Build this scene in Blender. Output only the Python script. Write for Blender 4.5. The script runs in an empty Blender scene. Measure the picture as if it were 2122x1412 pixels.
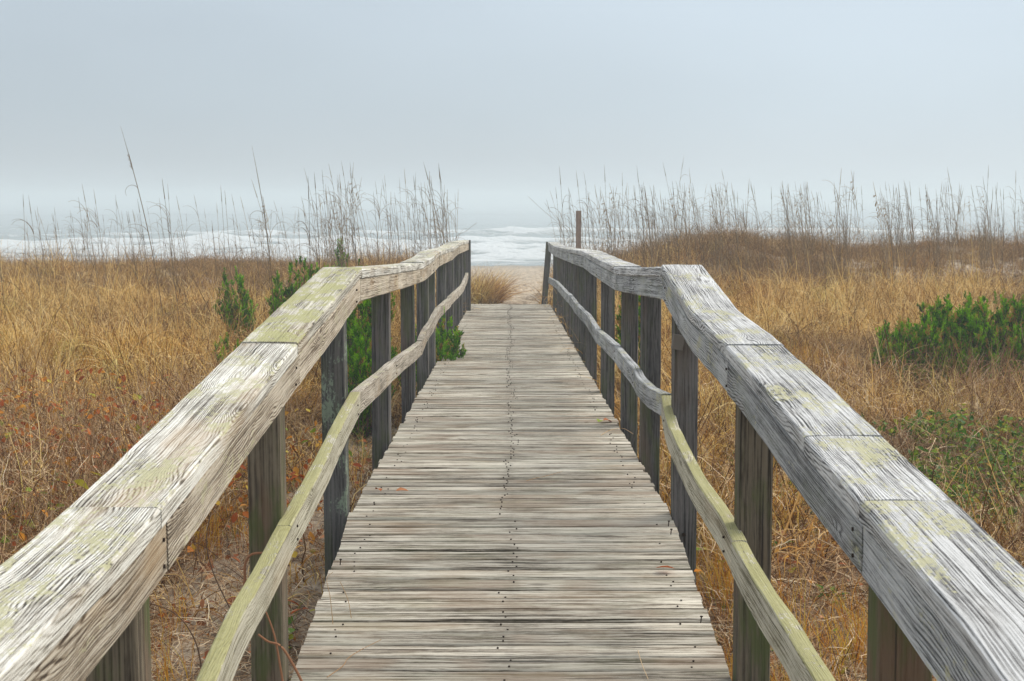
import bpy, math, random
import numpy as np
from mathutils import Vector, Matrix, Euler, noise as mnoise

random.seed(7); RNG = np.random.default_rng(11)
sc = bpy.context.scene
COL = sc.collection
R = math.radians

# ------------------------------------------------------------------ camera
F, CX, CY, HOR, VPX = 3000.0, 1061.0, 706.0, 410.0, 1057.0
CAMZ = 1.2
PITCH = math.atan((CY - HOR) / F); YAW = (CX - VPX) / F
cam_d = bpy.data.cameras.new('camera'); cam = bpy.data.objects.new('camera', cam_d)
COL.objects.link(cam); sc.camera = cam
cam_d.sensor_width = 36; cam_d.lens = F / 2122 * 36
cam_d.clip_start = .05; cam_d.clip_end = 6000
cam.location = (0, 0, CAMZ)
cam.rotation_euler = (R(90) - PITCH, 0, -YAW)
cam_d.dof.use_dof = True; cam_d.dof.focus_distance = 7.0; cam_d.dof.aperture_fstop = 20

def ray(x, y):
    a = (x - CX) / F; b = (CY - y) / F
    d = Vector((a, math.cos(PITCH) + b * math.sin(PITCH), b * math.cos(PITCH) - math.sin(PITCH)))
    return Matrix.Rotation(-YAW, 3, 'Z') @ d
def PX(x, y, X):
    d = ray(x, y); t = X / d.x
    return Vector((X, d.y * t, CAMZ + d.z * t))
def PY(x, y, Y):
    d = ray(x, y); t = Y / d.y
    return Vector((d.x * t, Y, CAMZ + d.z * t))

# ------------------------------------------------------------------ world, sun, exposure
SUN_EL, SUN_AZ = R(42), R(62)          # azimuth measured from +Y (the sea) to +X (right)
w = bpy.data.worlds.new('World'); sc.world = w; w.use_nodes = True
nt = w.node_tree; nt.nodes.clear()
def N(nt, t, **k):
    n = nt.nodes.new(t)
    for a, b in k.items():
        if a == 'inp':
            for i, v in b.items(): n.inputs[i].default_value = v
        else: setattr(n, a, b)
    return n
def L(nt, a, ao, b, bi): nt.links.new(a.outputs[ao], b.inputs[bi])
out = N(nt, 'ShaderNodeOutputWorld'); bg = N(nt, 'ShaderNodeBackground', inp={'Strength': 0.1})
sky = N(nt, 'ShaderNodeTexSky', sky_type='NISHITA', sun_disc=False)
sky.sun_elevation = SUN_EL; sky.sun_rotation = SUN_AZ; sky.dust_density = 3; sky.air_density = 1
tc = N(nt, 'ShaderNodeTexCoord'); sep = N(nt, 'ShaderNodeSeparateXYZ'); L(nt, tc, 'Generated', sep, 0)
ramp = N(nt, 'ShaderNodeValToRGB')     # fog-laden overcast, brighter towards the zenith
cr = ramp.color_ramp
SKYE = [(0.0, (.72, .815, .88)), (.06, (.69, .80, .885)), (.16, (.74, .86, .97)), (.4, (.98, 1.06, 1.14)), (1.0, (1.45, 1.50, 1.56))]
cr.elements[0].position = SKYE[0][0]; cr.elements[0].color = (*[c*.8 for c in SKYE[0][1]], 1)
cr.elements[1].position = SKYE[1][0]; cr.elements[1].color = (*[c*.8 for c in SKYE[1][1]], 1)
for p, c in SKYE[2:]:
    e = cr.elements.new(p); e.color = (*[v*.8 for v in c], 1)
L(nt, sep, 'Z', ramp, 0)
dotn = N(nt, 'ShaderNodeVectorMath', operation='DOT_PRODUCT')
dotn.inputs[1].default_value = (math.sin(SUN_AZ)*math.cos(SUN_EL), math.cos(SUN_AZ)*math.cos(SUN_EL), math.sin(SUN_EL))
L(nt, tc, 'Generated', dotn, 0)
mr = N(nt, 'ShaderNodeMapRange', inp={'From Min': .2, 'From Max': 1.0, 'To Min': .97, 'To Max': 1.38}); L(nt, dotn, 'Value', mr, 0)
cn = N(nt, 'ShaderNodeTexNoise', inp={'Scale': 2.2, 'Detail': 3.0, 'Roughness': .45}); 
mp = N(nt, 'ShaderNodeMapping'); mp.inputs['Scale'].default_value = (1, 1, 2.6); mp.inputs['Location'].default_value = (.3, .1, 0); L(nt, tc, 'Generated', mp, 0); L(nt, mp, 0, cn, 'Vector')
cm = N(nt, 'ShaderNodeMapRange', inp={'From Min': .3, 'From Max': .7, 'To Min': 9.3, 'To Max': 10.7}); L(nt, cn, 0, cm, 0)
mul = N(nt, 'ShaderNodeMath', operation='MULTIPLY'); L(nt, mr, 0, mul, 0); L(nt, cm, 0, mul, 1)
vs = N(nt, 'ShaderNodeVectorMath', operation='SCALE'); L(nt, ramp, 0, vs, 0); L(nt, mul, 0, vs, 'Scale')
mix = N(nt, 'ShaderNodeMix', data_type='RGBA'); mix.inputs[0].default_value = .94
L(nt, sky, 0, mix, 'A'); L(nt, vs, 0, mix, 'B'); L(nt, mix, 'Result', bg, 0); L(nt, bg, 0, out, 0)

sd = bpy.data.lights.new('sun', 'SUN'); so = bpy.data.objects.new('sun', sd); COL.objects.link(so)
sd.energy = 3.0; sd.angle = R(32); sd.color = (1.0, .93, .82)
so.rotation_euler = Vector((math.sin(SUN_AZ)*math.cos(SUN_EL), math.cos(SUN_AZ)*math.cos(SUN_EL), math.sin(SUN_EL))).to_track_quat('Z', 'Y').to_euler()
so.location = (20, 20, 30)
sc.view_settings.view_transform = 'Standard'; sc.view_settings.look = 'None'
sc.view_settings.exposure = 0.0; sc.view_settings.gamma = 1; sc.view_settings.use_curve_mapping = False
sc.cycles.volume_bounces = 2; sc.cycles.max_bounces = 6; sc.cycles.diffuse_bounces = 2
sc.cycles.transparent_max_bounces = 8

# ------------------------------------------------------------------ helpers
def tag(o, label=None, cat=None, group=None, kind=None):
    if label: o['label'] = label
    if cat: o['category'] = cat
    if group: o['group'] = group
    if kind: o['kind'] = kind
    return o
def empty(name, loc, rz=0):
    o = bpy.data.objects.new(name, None); COL.objects.link(o); o.location = loc; o.rotation_euler = (0, 0, rz)
    o.empty_display_size = .1
    return o
def link(name, me, parent=None, loc=(0, 0, 0), rot=(0, 0, 0)):
    o = bpy.data.objects.new(name, me); COL.objects.link(o); o.location = loc; o.rotation_euler = rot
    if parent: o.parent = parent
    return o
def mesh(name, V, Fc, mat=None, smooth=False, attrs=None):
    me = bpy.data.meshes.new(name)
    V = np.asarray(V, dtype=np.float32)
    if isinstance(Fc, np.ndarray):
        n, k = Fc.shape
        me.vertices.add(len(V)); me.vertices.foreach_set('co', V.ravel())
        me.loops.add(n * k); me.loops.foreach_set('vertex_index', Fc.astype(np.int32).ravel())
        me.polygons.add(n); me.polygons.foreach_set('loop_start', np.arange(0, n * k, k, dtype=np.int32))
        me.update(calc_edges=True)
    else:
        me.from_pydata([tuple(map(float, v)) for v in V], [], Fc); me.update()
    if smooth: me.polygons.foreach_set('use_smooth', [True] * len(me.polygons))
    for an, arr in (attrs or {}).items():
        arr = np.asarray(arr, dtype=np.float32)
        if arr.ndim == 2:
            a = me.attributes.new(an, 'FLOAT_VECTOR', 'POINT'); a.data.foreach_set('vector', arr.ravel())
        else:
            a = me.attributes.new(an, 'FLOAT', 'POINT'); a.data.foreach_set('value', arr)
    if mat: me.materials.append(mat)
    return me
def mat_new(name):
    m = bpy.data.materials.new(name); m.use_nodes = True
    nt = m.node_tree; nt.nodes.clear()
    o = N(nt, 'ShaderNodeOutputMaterial'); b = N(nt, 'ShaderNodeBsdfPrincipled')
    b.inputs['Specular IOR Level'].default_value = .12; b.inputs['Roughness'].default_value = .85
    L(nt, b, 0, o, 0)
    return m, nt, b
def rampn(nt, stops, interp='LINEAR'):
    n = N(nt, 'ShaderNodeValToRGB'); c = n.color_ramp; c.interpolation = interp
    c.elements[0].position = stops[0][0]; c.elements[0].color = (*stops[0][1], 1)
    c.elements[1].position = stops[-1][0]; c.elements[1].color = (*stops[-1][1], 1)
    for p, col in stops[1:-1]:
        e = c.elements.new(p); e.color = (*col, 1)
    return n
def math_(nt, op, a, b=None, clamp=False):
    n = N(nt, 'ShaderNodeMath', operation=op); n.use_clamp = clamp
    for i, v in enumerate((a, b)):
        if v is None: continue
        if isinstance(v, (int, float)): n.inputs[i].default_value = v
        else: nt.links.new(v, n.inputs[i])
    return n.outputs[0]
def smooth01(nt, v, lo, hi, a=0.0, b=1.0):
    n = N(nt, 'ShaderNodeMapRange', inp={'From Min': lo, 'From Max': hi, 'To Min': a, 'To Max': b}); n.interpolation_type = 'SMOOTHSTEP'
    nt.links.new(v, n.inputs[0]); return n.outputs[0]
def mixc(nt, f, A, B, bt='MIX'):
    n = N(nt, 'ShaderNodeMix', data_type='RGBA', blend_type=bt)
    for key, v in ((0, f), (6, A), (7, B)):
        if isinstance(v, (int, float)): n.inputs[key].default_value = v
        elif isinstance(v, tuple): n.inputs[key].default_value = (*v, 1)
        else: nt.links.new(v, n.inputs[key])
    return n.outputs[2]

# ------------------------------------------------------------------ wood
def wood(name, light, mid, dark, lichen=0.0, lich_top=1.0, ring=.0056, crack=.5, warm=(.45, .30, .18), warm_amt=.15,
         algae=0.0, bump=1.0, centre_stain=False, lichcol=(.46, .44, .27), knots=True, ringamt=.6, across=300, along=1.6):
    m, nt, b = mat_new(name)
    at = N(nt, 'ShaderNodeAttribute', attribute_name='gc')
    oi = N(nt, 'ShaderNodeObjectInfo')
    off = N(nt, 'ShaderNodeVectorMath', operation='MULTIPLY_ADD')
    cmb = N(nt, 'ShaderNodeCombineXYZ'); 
    for i in range(3): nt.links.new(oi.outputs['Random'], cmb.inputs[i])
    L(nt, cmb, 0, off, 0); off.inputs[1].default_value = (41.3, 17.7, 29.1); L(nt, at, 'Vector', off, 2)
    P = off.outputs[0]
    def noise(scale3, sc_=1.0, det=3, rough=.55, vec=P, lac=2.0):
        mp = N(nt, 'ShaderNodeMapping'); mp.inputs['Scale'].default_value = scale3; nt.links.new(vec, mp.inputs[0])
        n = N(nt, 'ShaderNodeTexNoise', inp={'Scale': sc_, 'Detail': float(det), 'Roughness': rough}); L(nt, mp, 0, n, 'Vector')
        return n.outputs[0]
    sp = N(nt, 'ShaderNodeSeparateXYZ'); nt.links.new(P, sp.inputs[0])
    # knots: sparse cells that bend the rings round them
    kmp = N(nt, 'ShaderNodeMapping'); kmp.inputs['Scale'].default_value = (2.3, 11, 11); nt.links.new(P, kmp.inputs[0])
    vo = N(nt, 'ShaderNodeTexVoronoi', inp={'Scale': 1.0, 'Randomness': 1.0}); L(nt, kmp, 0, vo, 'Vector')
    kd = vo.outputs['Distance']
    kn = smooth01(nt, kd, 0.02, .42, 1, 0)
    big = noise((2.1, 7, 7), 1, 2, .5)
    small = noise((7, 40, 40), 1, 3, .6)
    d = math_(nt, 'ADD', sp.outputs[1], math_(nt, 'MULTIPLY', sp.outputs[2], .8))
    d = math_(nt, 'ADD', d, math_(nt, 'MULTIPLY', big, .085))
    d = math_(nt, 'ADD', d, math_(nt, 'MULTIPLY', small, .006))
    if knots: d = math_(nt, 'ADD', d, math_(nt, 'MULTIPLY', kn, .022))
    ph = math_(nt, 'MULTIPLY', d, 2 * math.pi / ring)
    rg = math_(nt, 'MULTIPLY_ADD', math_(nt, 'SINE', ph), .5); nt.nodes[-1].inputs[2].default_value = .5
    ringv = [n for n in nt.nodes if n.type == 'MATH' and n.operation == 'MULTIPLY_ADD'][-1].outputs[0]
    fine = noise((along*4, across*2, across*2), 1, 2, .65)
    streak = noise((along, across, across), 1, 3, .7)
    blotch = noise((3.5, 12, 12), 1, 4, .6)
    board = noise((.7, .7, .7), 1, 1, .5)
    rl = math_(nt, 'POWER', ringv, 2.5)
    rmask = smooth01(nt, noise((2.6, 9, 9), 1, 2, .5), .35, .65, .25, 1)
    rl = math_(nt, 'MULTIPLY', rl, rmask)
    mott = noise((34, 110, 110), 1, 4, .7)
    v = math_(nt, 'SUBTRACT', math_(nt, 'MULTIPLY', streak, .78), math_(nt, 'MULTIPLY', rl, ringamt * .25))
    v = math_(nt, 'ADD', v, math_(nt, 'MULTIPLY', mott, .18))
    v = math_(nt, 'ADD', v, math_(nt, 'MULTIPLY', fine, .36))
    v = math_(nt, 'ADD', v, math_(nt, 'MULTIPLY', blotch, .34))
    cen = (.78 + .18 + .36 + .34) * .5 - ringamt * .045
    col = rampn(nt, [(cen - .15, dark), (cen - .05, mid), (cen + .045, light), (cen + .15, tuple(min(.7, c * 1.2) for c in light))])
    nt.links.new(v, col.inputs[0]); c = col.outputs[0]
    tint = N(nt, 'ShaderNodeMapRange', inp={'From Min': 0, 'From Max': 1, 'To Min': .66 if centre_stain else .8, 'To Max': 1.2 if centre_stain else 1.12}); nt.links.new(oi.outputs['Random'], tint.inputs[0])
    c = mixc(nt, 1.0, c, tint.outputs[0], 'MULTIPLY')
    wm = smooth01(nt, noise((1.6, 7, 7), 1.0, 3, .6), .52, .72)
    c = mixc(nt, math_(nt, 'MULTIPLY', wm, warm_amt), c, warm)
    # cracks
    ck = noise((.9, across*.6, across*.6), 1, 2, .5)
    ckm = smooth01(nt, ck, .33, .27); 
    ckm = math_(nt, 'MULTIPLY', ckm, crack)
    c = mixc(nt, ckm, c, (.025, .022, .02))
    if knots:
        kc = smooth01(nt, kd, .05, .13, 1, 0)
        c = mixc(nt, math_(nt, 'MULTIPLY', kc, .6), c, (.05, .04, .032))
    if centre_stain:
        s0 = N(nt, 'ShaderNodeSeparateXYZ'); L(nt, at, 'Vector', s0, 0)
        cs = smooth01(nt, math_(nt, 'ABSOLUTE', s0.outputs[0]), .0, .05, 1, 0)
        cs = math_(nt, 'MULTIPLY', cs, smooth01(nt, noise((30, 30, 30), 1, 3), .38, .62))
        c = mixc(nt, math_(nt, 'MULTIPLY', cs, .25), c, (.10, .08, .06))
        pm = smooth01(nt, noise((2.2, 2.2, 2.2), 1, 2), .5, .68)
        c = mixc(nt, math_(nt, 'MULTIPLY', pm, .45), c, (.24, .165, .11))
    if algae:
        am = smooth01(nt, noise((3, 14, 14), 1, 4, .65), .46, .66)
        c = mixc(nt, math_(nt, 'MULTIPLY', am, algae), c, (.085, .105, .035))
    if lichen:
        ge = N(nt, 'ShaderNodeNewGeometry'); gz = N(nt, 'ShaderNodeSeparateXYZ'); L(nt, ge, 'Normal', gz, 0)
        up = smooth01(nt, gz.outputs[2], .35, .8, 1 - lich_top, 1)
        l1 = noise((5, 11, 11), 1, 5, .7); l2 = noise((70, 120, 120), 1, 4, .7)
        lm = smooth01(nt, math_(nt, 'ADD', l1, math_(nt, 'MULTIPLY', math_(nt, 'SUBTRACT', l2, .5), .55)), .60 - lichen * .25, .70 - lichen * .25)
        lm = math_(nt, 'MULTIPLY', lm, up)
        lc = mixc(nt, l2, tuple(x * .65 for x in lichcol), tuple(min(.7, x * 1.25) for x in lichcol))
        c = mixc(nt, math_(nt, 'MULTIPLY', lm, .85), c, lc)
    nt.links.new(c, b.inputs['Base Color'])
    hgt = math_(nt, 'ADD', math_(nt, 'MULTIPLY', v, .7), math_(nt, 'MULTIPLY', ckm, -.9))
    bp = N(nt, 'ShaderNodeBump', inp={'Strength': .9, 'Distance': .0045 * bump}); nt.links.new(hgt, bp.inputs['Height'])
    L(nt, bp, 0, b, 'Normal'); b.inputs['Roughness'].default_value = .82
    return m

M = {}
M['plank'] = wood('weathered_plank', (.55, .505, .42), (.27, .232, .182), (.045, .037, .026), ring=.012, crack=.9, warm=(.32, .235, .15), warm_amt=.5, centre_stain=True, across=105, along=1.5, ringamt=.3, bump=1.4, algae=.18, knots=True)
M['rail_left'] = wood('weathered_rail_left', (.62, .595, .54), (.30, .275, .23), (.05, .045, .038), lichen=.44, lich_top=.95, warm=(.40, .28, .16), warm_amt=.5, crack=.7, bump=1.3, ringamt=.8)
M['face_left_lit'] = wood('weathered_face_left_lit', (.53, .47, .38), (.31, .25, .18), (.085, .062, .045), lichen=.12, lich_top=.3, warm=(.40, .28, .16), warm_amt=.55, crack=.5, bump=1.3, ringamt=.8)  # warm sunlight on the left inner faces is put into this colour
M['rail_right'] = wood('weathered_rail_right', (.60, .60, .59), (.28, .275, .27), (.042, .042, .043), lichen=.27, lich_top=.95, warm=(.40, .30, .20), warm_amt=.12, crack=.8, bump=1.3, ringamt=.8)
M['face_right_shaded'] = wood('weathered_face_right_shaded', (.46, .47, .475), (.235, .24, .245), (.055, .058, .06), lichen=.1, lich_top=.2, warm_amt=.08, crack=.6, bump=1.3, ringamt=.7, algae=.25)  # cool shade of the right inner faces is put into this colour
M['rail_lichen'] = wood('mossy_rail_left', (.56, .53, .46), (.28, .25, .20), (.05, .045, .038), lichen=.70, lich_top=.97, warm=(.40, .28, .16), warm_amt=.3, crack=.8, bump=1.3, ringamt=.7, lichcol=(.38, .37, .17))
M['mid_lichen'] = wood('lichened_rail', (.53, .50, .41), (.31, .28, .21), (.08, .07, .045), lichen=.95, lich_top=.9, warm_amt=.2, crack=.6, bump=1.3, ringamt=.7, lichcol=(.38, .36, .16))
M['mid'] = wood('weathered_middle_rail', (.46, .415, .35), (.27, .23, .18), (.07, .058, .045), lichen=.2, warm_amt=.3, crack=.6, bump=1.3, ringamt=.7, warm=(.40, .28, .16))
M['post'] = wood('dark_post', (.15, .14, .135), (.085, .08, .078), (.03, .028, .027), crack=.8, warm=(.13, .09, .06), warm_amt=.5, algae=.5, ring=.016, ringamt=.3, bump=.8, across=140)
M['post_brown'] = wood('brown_post', (.17, .14, .10), (.10, .08, .058), (.035, .028, .02), crack=.7, warm=(.15, .09, .055), warm_amt=.7, algae=.8, ring=.016, ringamt=.25, bump=.8, across=140)
M['post_lichen'] = wood('lichened_post', (.15, .145, .14), (.08, .08, .08), (.03, .03, .03), crack=.8, warm_amt=.1, algae=.4, ring=.016, ringamt=.3, lichen=.16, lich_top=.0, lichcol=(.24, .30, .22), bump=.9)
M['under'] = wood('under_timber', (.16, .14, .12), (.09, .08, .07), (.04, .035, .03), warm_amt=.2, algae=.3)
M['stake'] = wood('brown_stake', (.30, .22, .18), (.20, .14, .11), (.09, .06, .05), warm_amt=.2, crack=.5)

# ------------------------------------------------------------------ ground, beach, sea
def sstep(x, a, b):
    t = np.clip((x - a) / (b - a), 0, 1); return t * t * (3 - 2 * t)
DK_Y = [-1, 4.0, 4.9, 5.45, 7.8, 22.4, 24]
def deck_drop(y): return np.interp(y, DK_Y, [1.72, 1.325, 1.25, 1.205, 1.265, 1.64, 1.68])
def lumps(x, y):
    return (.10 * np.sin(.9 * x + .5 * y + 1) * np.sin(.7 * y - .35 * x) + .06 * np.sin(2.1 * x + 3) * np.sin(1.7 * y + x)
            + .02 * np.sin(5.3 * x + 2 * y) * np.sin(4.7 * y - x))
def ground(x, y):
    x = np.asarray(x, float); y = np.asarray(y, float)
    yl = [-5, 4, 10, 20, 26, 29, 33, 45, 60, 96, 140, 3000]
    dl = np.interp(y, yl, [1.95, 1.87, 1.78, 1.6, 1.45, 1.44, 1.75, 3.2, 3.75, 4.5, 7, 9])
    dr = np.interp(y, [-5, 4, 10, 20, 24, 26.3, 29, 33, 45, 60, 96, 140, 3000], [1.95, 1.87, 1.76, 1.55, 1.43, 1.07, 1.05, 1.55, 3.2, 3.75, 4.5, 7, 9])
    # right ridge: tall hump near x=4..6, a little lower farther right
    hump = .12 * np.exp(-((x - 4.6) / 1.3) ** 2) - .12 * np.exp(-((x - 8.0) / 1.2) ** 2) - .30 * np.exp(-((x - 1.7) / 1.2) ** 2)
    dr = dr - hump * np.exp(-((y - 27) / 5.0) ** 2)
    side = np.where(x < 0, dl, dr)
    mid = (dl + dr) / 2; s = sstep(np.abs(x), 0, 1.2); side = mid * (1 - s) + side * s
    side = side - lumps(x, y) * np.where(y < 40, 1, .3) * sstep(y, 3, 12)
    path = np.interp(y, [-5, 3, 20, 21.6, 22.4, 40, 60, 96, 140, 3000], [2.1, 1.95, 1.9, 1.7, 1.665, 2.45, 3.3, 4.5, 7, 9])
    half = np.interp(y, [0, 18, 23, 30, 38, 60], [.7, .6, .62, .8, 1.5, 3])
    c = 1 - sstep(np.abs(x + np.where(y > 23, .12, 0)), half, half + np.interp(y, [0, 22, 30, 60], [.6, .45, .7, 3]))
    near = np.maximum(side, path)
    d = side * (1 - c) + np.where(y < 24, near, path) * c
    return CAMZ - d
gy = np.concatenate([np.arange(-4, 34, .16), np.arange(34, 110, .8), np.array([115, 125, 140])])
gx = np.concatenate([-np.geomspace(12, 260, 40)[::-1], np.arange(-11.8, 11.9, .16), np.geomspace(12, 260, 40)])
GX, GY = np.meshgrid(gx, gy); GZ = ground(GX, GY)
for f_, a_ in ((9, .006), (17, .004), (3.1, .012)):
    GZ += a_ * np.sin(f_ * GX + 1.7 * np.sin(f_ * .7 * GY)) * np.sin(f_ * .83 * GY + 1.3 * np.sin(f_ * .5 * GX))
g0 = np.random.default_rng(8); fp = g0.normal(0, 1, GX.shape)
for _ in range(2): fp = (fp + np.roll(fp, 1, 0) + np.roll(fp, -1, 0) + np.roll(fp, 1, 1) + np.roll(fp, -1, 1)) / 5
GZ += fp / fp.std() * np.interp(GY, [3, 21, 22.6, 34, 60, 90], [.010, .010, .022, .030, .05, .02])   # trodden sand
def grid_faces(nx, ny):
    i = np.arange(nx * ny).reshape(ny, nx)
    return np.stack([i[:-1, :-1], i[:-1, 1:], i[1:, 1:], i[1:, :-1]], -1).reshape(-1, 4)
m, nt, b = mat_new('sand')
geo = N(nt, 'ShaderNodeNewGeometry')
n1 = N(nt, 'ShaderNodeTexNoise', inp={'Scale': 4.0, 'Detail': 8.0, 'Roughness': .72}); L(nt, geo, 'Position', n1, 'Vector')
n2 = N(nt, 'ShaderNodeTexNoise', inp={'Scale': 70.0, 'Detail': 4.0, 'Roughness': .7}); L(nt, geo, 'Position', n2, 'Vector')
n3 = N(nt, 'ShaderNodeTexNoise', inp={'Scale': 1.1, 'Detail': 3.0}); L(nt, geo, 'Position', n3, 'Vector')
c1 = rampn(nt, [(.35, (.24, .18, .12)), (.5, (.42, .335, .24)), (.65, (.58, .49, .38))]); L(nt, n1, 0, c1, 0)  # sand tones, contrast widened to paint in the shading of footprints
c2 = rampn(nt, [(.40, (.07, .04, .022)), (.52, (.20, .13, .08)), (.64, (.42, .33, .23))]); L(nt, n2, 0, c2, 0)  # litter tones, darkened to put shade in the gaps under the grass
sp = N(nt, 'ShaderNodeSeparateXYZ'); L(nt, geo, 'Position', sp, 0)
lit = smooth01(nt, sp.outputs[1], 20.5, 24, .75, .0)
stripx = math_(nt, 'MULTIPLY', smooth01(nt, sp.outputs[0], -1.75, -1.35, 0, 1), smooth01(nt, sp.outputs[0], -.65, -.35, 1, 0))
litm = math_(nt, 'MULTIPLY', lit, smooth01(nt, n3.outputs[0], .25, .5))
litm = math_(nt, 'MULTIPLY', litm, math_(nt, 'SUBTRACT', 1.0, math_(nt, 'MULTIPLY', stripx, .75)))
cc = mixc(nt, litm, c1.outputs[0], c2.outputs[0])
n5 = N(nt, 'ShaderNodeTexNoise', inp={'Scale': 5.0, 'Detail': 6.0, 'Roughness': .75}); mp5 = N(nt, 'ShaderNodeMapping'); mp5.inputs['Scale'].default_value = (1.6, .45, 1); L(nt, geo, 'Position', mp5, 0); L(nt, mp5, 0, n5, 'Vector')
c5 = rampn(nt, [(.40, (.48, .44, .40)), (.5, (1, 1, 1)), (.66, (1.12, 1.12, 1.12))]); L(nt, n5, 0, c5, 0)
cc = mixc(nt, 1.0, cc, c5.outputs[0], 'MULTIPLY')
wet = smooth01(nt, sp.outputs[1], 80, 96, 0, .55)
cc = mixc(nt, wet, cc, (.16, .14, .12))
nt.links.new(cc, b.inputs['Base Color']); b.inputs['Roughness'].default_value = .9
# footprints and wind ripples on the beach
n4 = N(nt, 'ShaderNodeTexNoise', inp={'Scale': 2.6, 'Detail': 4.0, 'Roughness': .55}); L(nt, geo, 'Position', n4, 'Vector')
bp1 = N(nt, 'ShaderNodeBump', inp={'Strength': 1.0, 'Distance': .18}); L(nt, n4, 0, bp1, 'Height')
bp = N(nt, 'ShaderNodeBump', inp={'Strength': .7, 'Distance': .01}); L(nt, n2, 0, bp, 'Height'); L(nt, bp1, 0, bp, 'Normal'); L(nt, bp, 0, b, 'Normal')
g = link('ground', mesh('ground', np.stack([GX, GY, GZ], -1).reshape(-1, 3), grid_faces(len(gx), len(gy)), m, True))
tag(g, kind='structure')

# sea
sx = np.concatenate([-np.geomspace(90, 1500, 30)[::-1], np.arange(-88, 89, 1.1), np.geomspace(90, 1500, 30)])
sy = np.concatenate([np.arange(88, 240, .55), np.arange(240, 480, 1.5), np.geomspace(482, 1600, 40)])
SX, SY = np.meshgrid(sx, sy)
wob = 5 * np.sin(SX * .021 + 1) + 3 * np.sin(SX * .053 + 2) + 1.5 * np.sin(SX * .13)
def crest(yc, wdt, h, ph):
    a = .75 + .25 * np.sin(SX * .045 + ph) + .12 * np.sin(SX * .17 + 2 * ph)
    u = SY - yc - wob * (.4 + .5 * yc / 200)
    sh = np.where(u < 0, np.exp(-(u / (wdt * .45)) ** 2), np.exp(-(u / (wdt * 1.3)) ** 2))
    return h * a * sh, sh * a
SZ = np.full(SX.shape, CAMZ - 4.52); FO = np.zeros(SX.shape)
for yc, wd, h, ph, fo in ((104, 3, .18, 0, 1.0), (113, 3, .3, 1, 1.), (124, 4, .45, 2.2, 1.), (138, 4.5, .5, 3.1, .95), (165, 5.5, .85, .7, .95), (215, 8, .25, 1.9, .0), (345, 11, .75, 4.4, .0)):
    z, s = crest(yc, wd, h, ph); SZ += z; FO = np.maximum(FO, s * fo)
amp = np.interp(SY, [88, 100, 200, 1600], [.01, .05, .12, .12])
SZ += amp * (np.sin(SX * .9 + np.sin(SY * .6) * 1.5) * np.sin(SY * 1.3 + np.sin(SX * .4) * 2) + .6 * np.sin(SX * 2.1 + SY) * np.sin(SY * 2.3 - SX * .7))
FO = np.clip(FO + np.interp(SY, [90, 97, 132, 160, 1600], [.2, .62, .60, .2, 0]), 0, 1.3)
def blur(a, n):
    for _ in range(n):
        a = (a + np.roll(a, 1, 0) + np.roll(a, -1, 0) + np.roll(a, 1, 1) + np.roll(a, -1, 1)) / 5
    return a / a.std()
g3 = np.random.default_rng(4); rough_ = .6*blur(g3.normal(0, 1, SX.shape), 2) + .8*blur(g3.normal(0, 1, SX.shape), 9)
SZ += rough_ * np.clip(FO - .3, 0, 1) * .16 * (SY < 200)
FO = FO + .22*rough_*(SY < 260)
m, nt, b = mat_new('sea_water')
geo = N(nt, 'ShaderNodeNewGeometry'); fa = N(nt, 'ShaderNodeAttribute', attribute_name='foam')
mp = N(nt, 'ShaderNodeMapping'); mp.inputs['Scale'].default_value = (.45, .9, .9); L(nt, geo, 'Position', mp, 0)
fn = N(nt, 'ShaderNodeTexNoise', inp={'Scale': .55, 'Detail': 8.0, 'Roughness': .68, 'Distortion': .8}); L(nt, mp, 0, fn, 'Vector')
fv = math_(nt, 'ADD', fn.outputs[0], math_(nt, 'MULTIPLY', fa.outputs['Fac'], .42))
fm = smooth01(nt, fv, .72, .98)
cc = mixc(nt, fm, (.20, .245, .25), (.54, .57, .58)); nt.links.new(cc, b.inputs['Base Color'])
nt.links.new(smooth01(nt, fm, 0, 1, .22, .9), b.inputs['Roughness'])
b.inputs['Specular IOR Level'].default_value = .5
wn = N(nt, 'ShaderNodeTexNoise', inp={'Scale': 1.6, 'Detail': 6.0, 'Roughness': .6}); L(nt, geo, 'Position', wn, 'Vector')
bp = N(nt, 'ShaderNodeBump', inp={'Strength': .8, 'Distance': .35}); nt.links.new(math_(nt, 'ADD', wn.outputs[0], math_(nt, 'MULTIPLY', fm, .5)), bp.inputs['Height']); L(nt, bp, 0, b, 'Normal')
s = link('sea_water', mesh('sea_water', np.stack([SX, SY, SZ], -1).reshape(-1, 3), grid_faces(len(sx), len(sy)), m, True, {'foam': FO.ravel()}))
tag(s, kind='structure')

# haze: one closed box round camera, ground and sea
def boxmesh(name, lo, hi, mat=None):
    V = [(x, y, z) for x in (lo[0], hi[0]) for y in (lo[1], hi[1]) for z in (lo[2], hi[2])]
    Fc = [(0, 1, 3, 2), (4, 6, 7, 5), (0, 4, 5, 1), (2, 3, 7, 6), (0, 2, 6, 4), (1, 5, 7, 3)]
    return mesh(name, V, Fc, mat)
hm = bpy.data.materials.new('haze'); hm.use_nodes = True; nt = hm.node_tree; nt.nodes.clear()
o_ = N(nt, 'ShaderNodeOutputMaterial'); pv = N(nt, 'ShaderNodeVolumePrincipled')
pv.inputs['Density'].default_value = .0038; pv.inputs['Color'].default_value = (.74, .81, .845, 1); pv.inputs['Anisotropy'].default_value = .2
L(nt, pv, 0, o_, 'Volume')
tag(link('haze', boxmesh('haze', (-1700, -30, -10), (1700, 1750, 4.2), hm)), kind='stuff')

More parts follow.
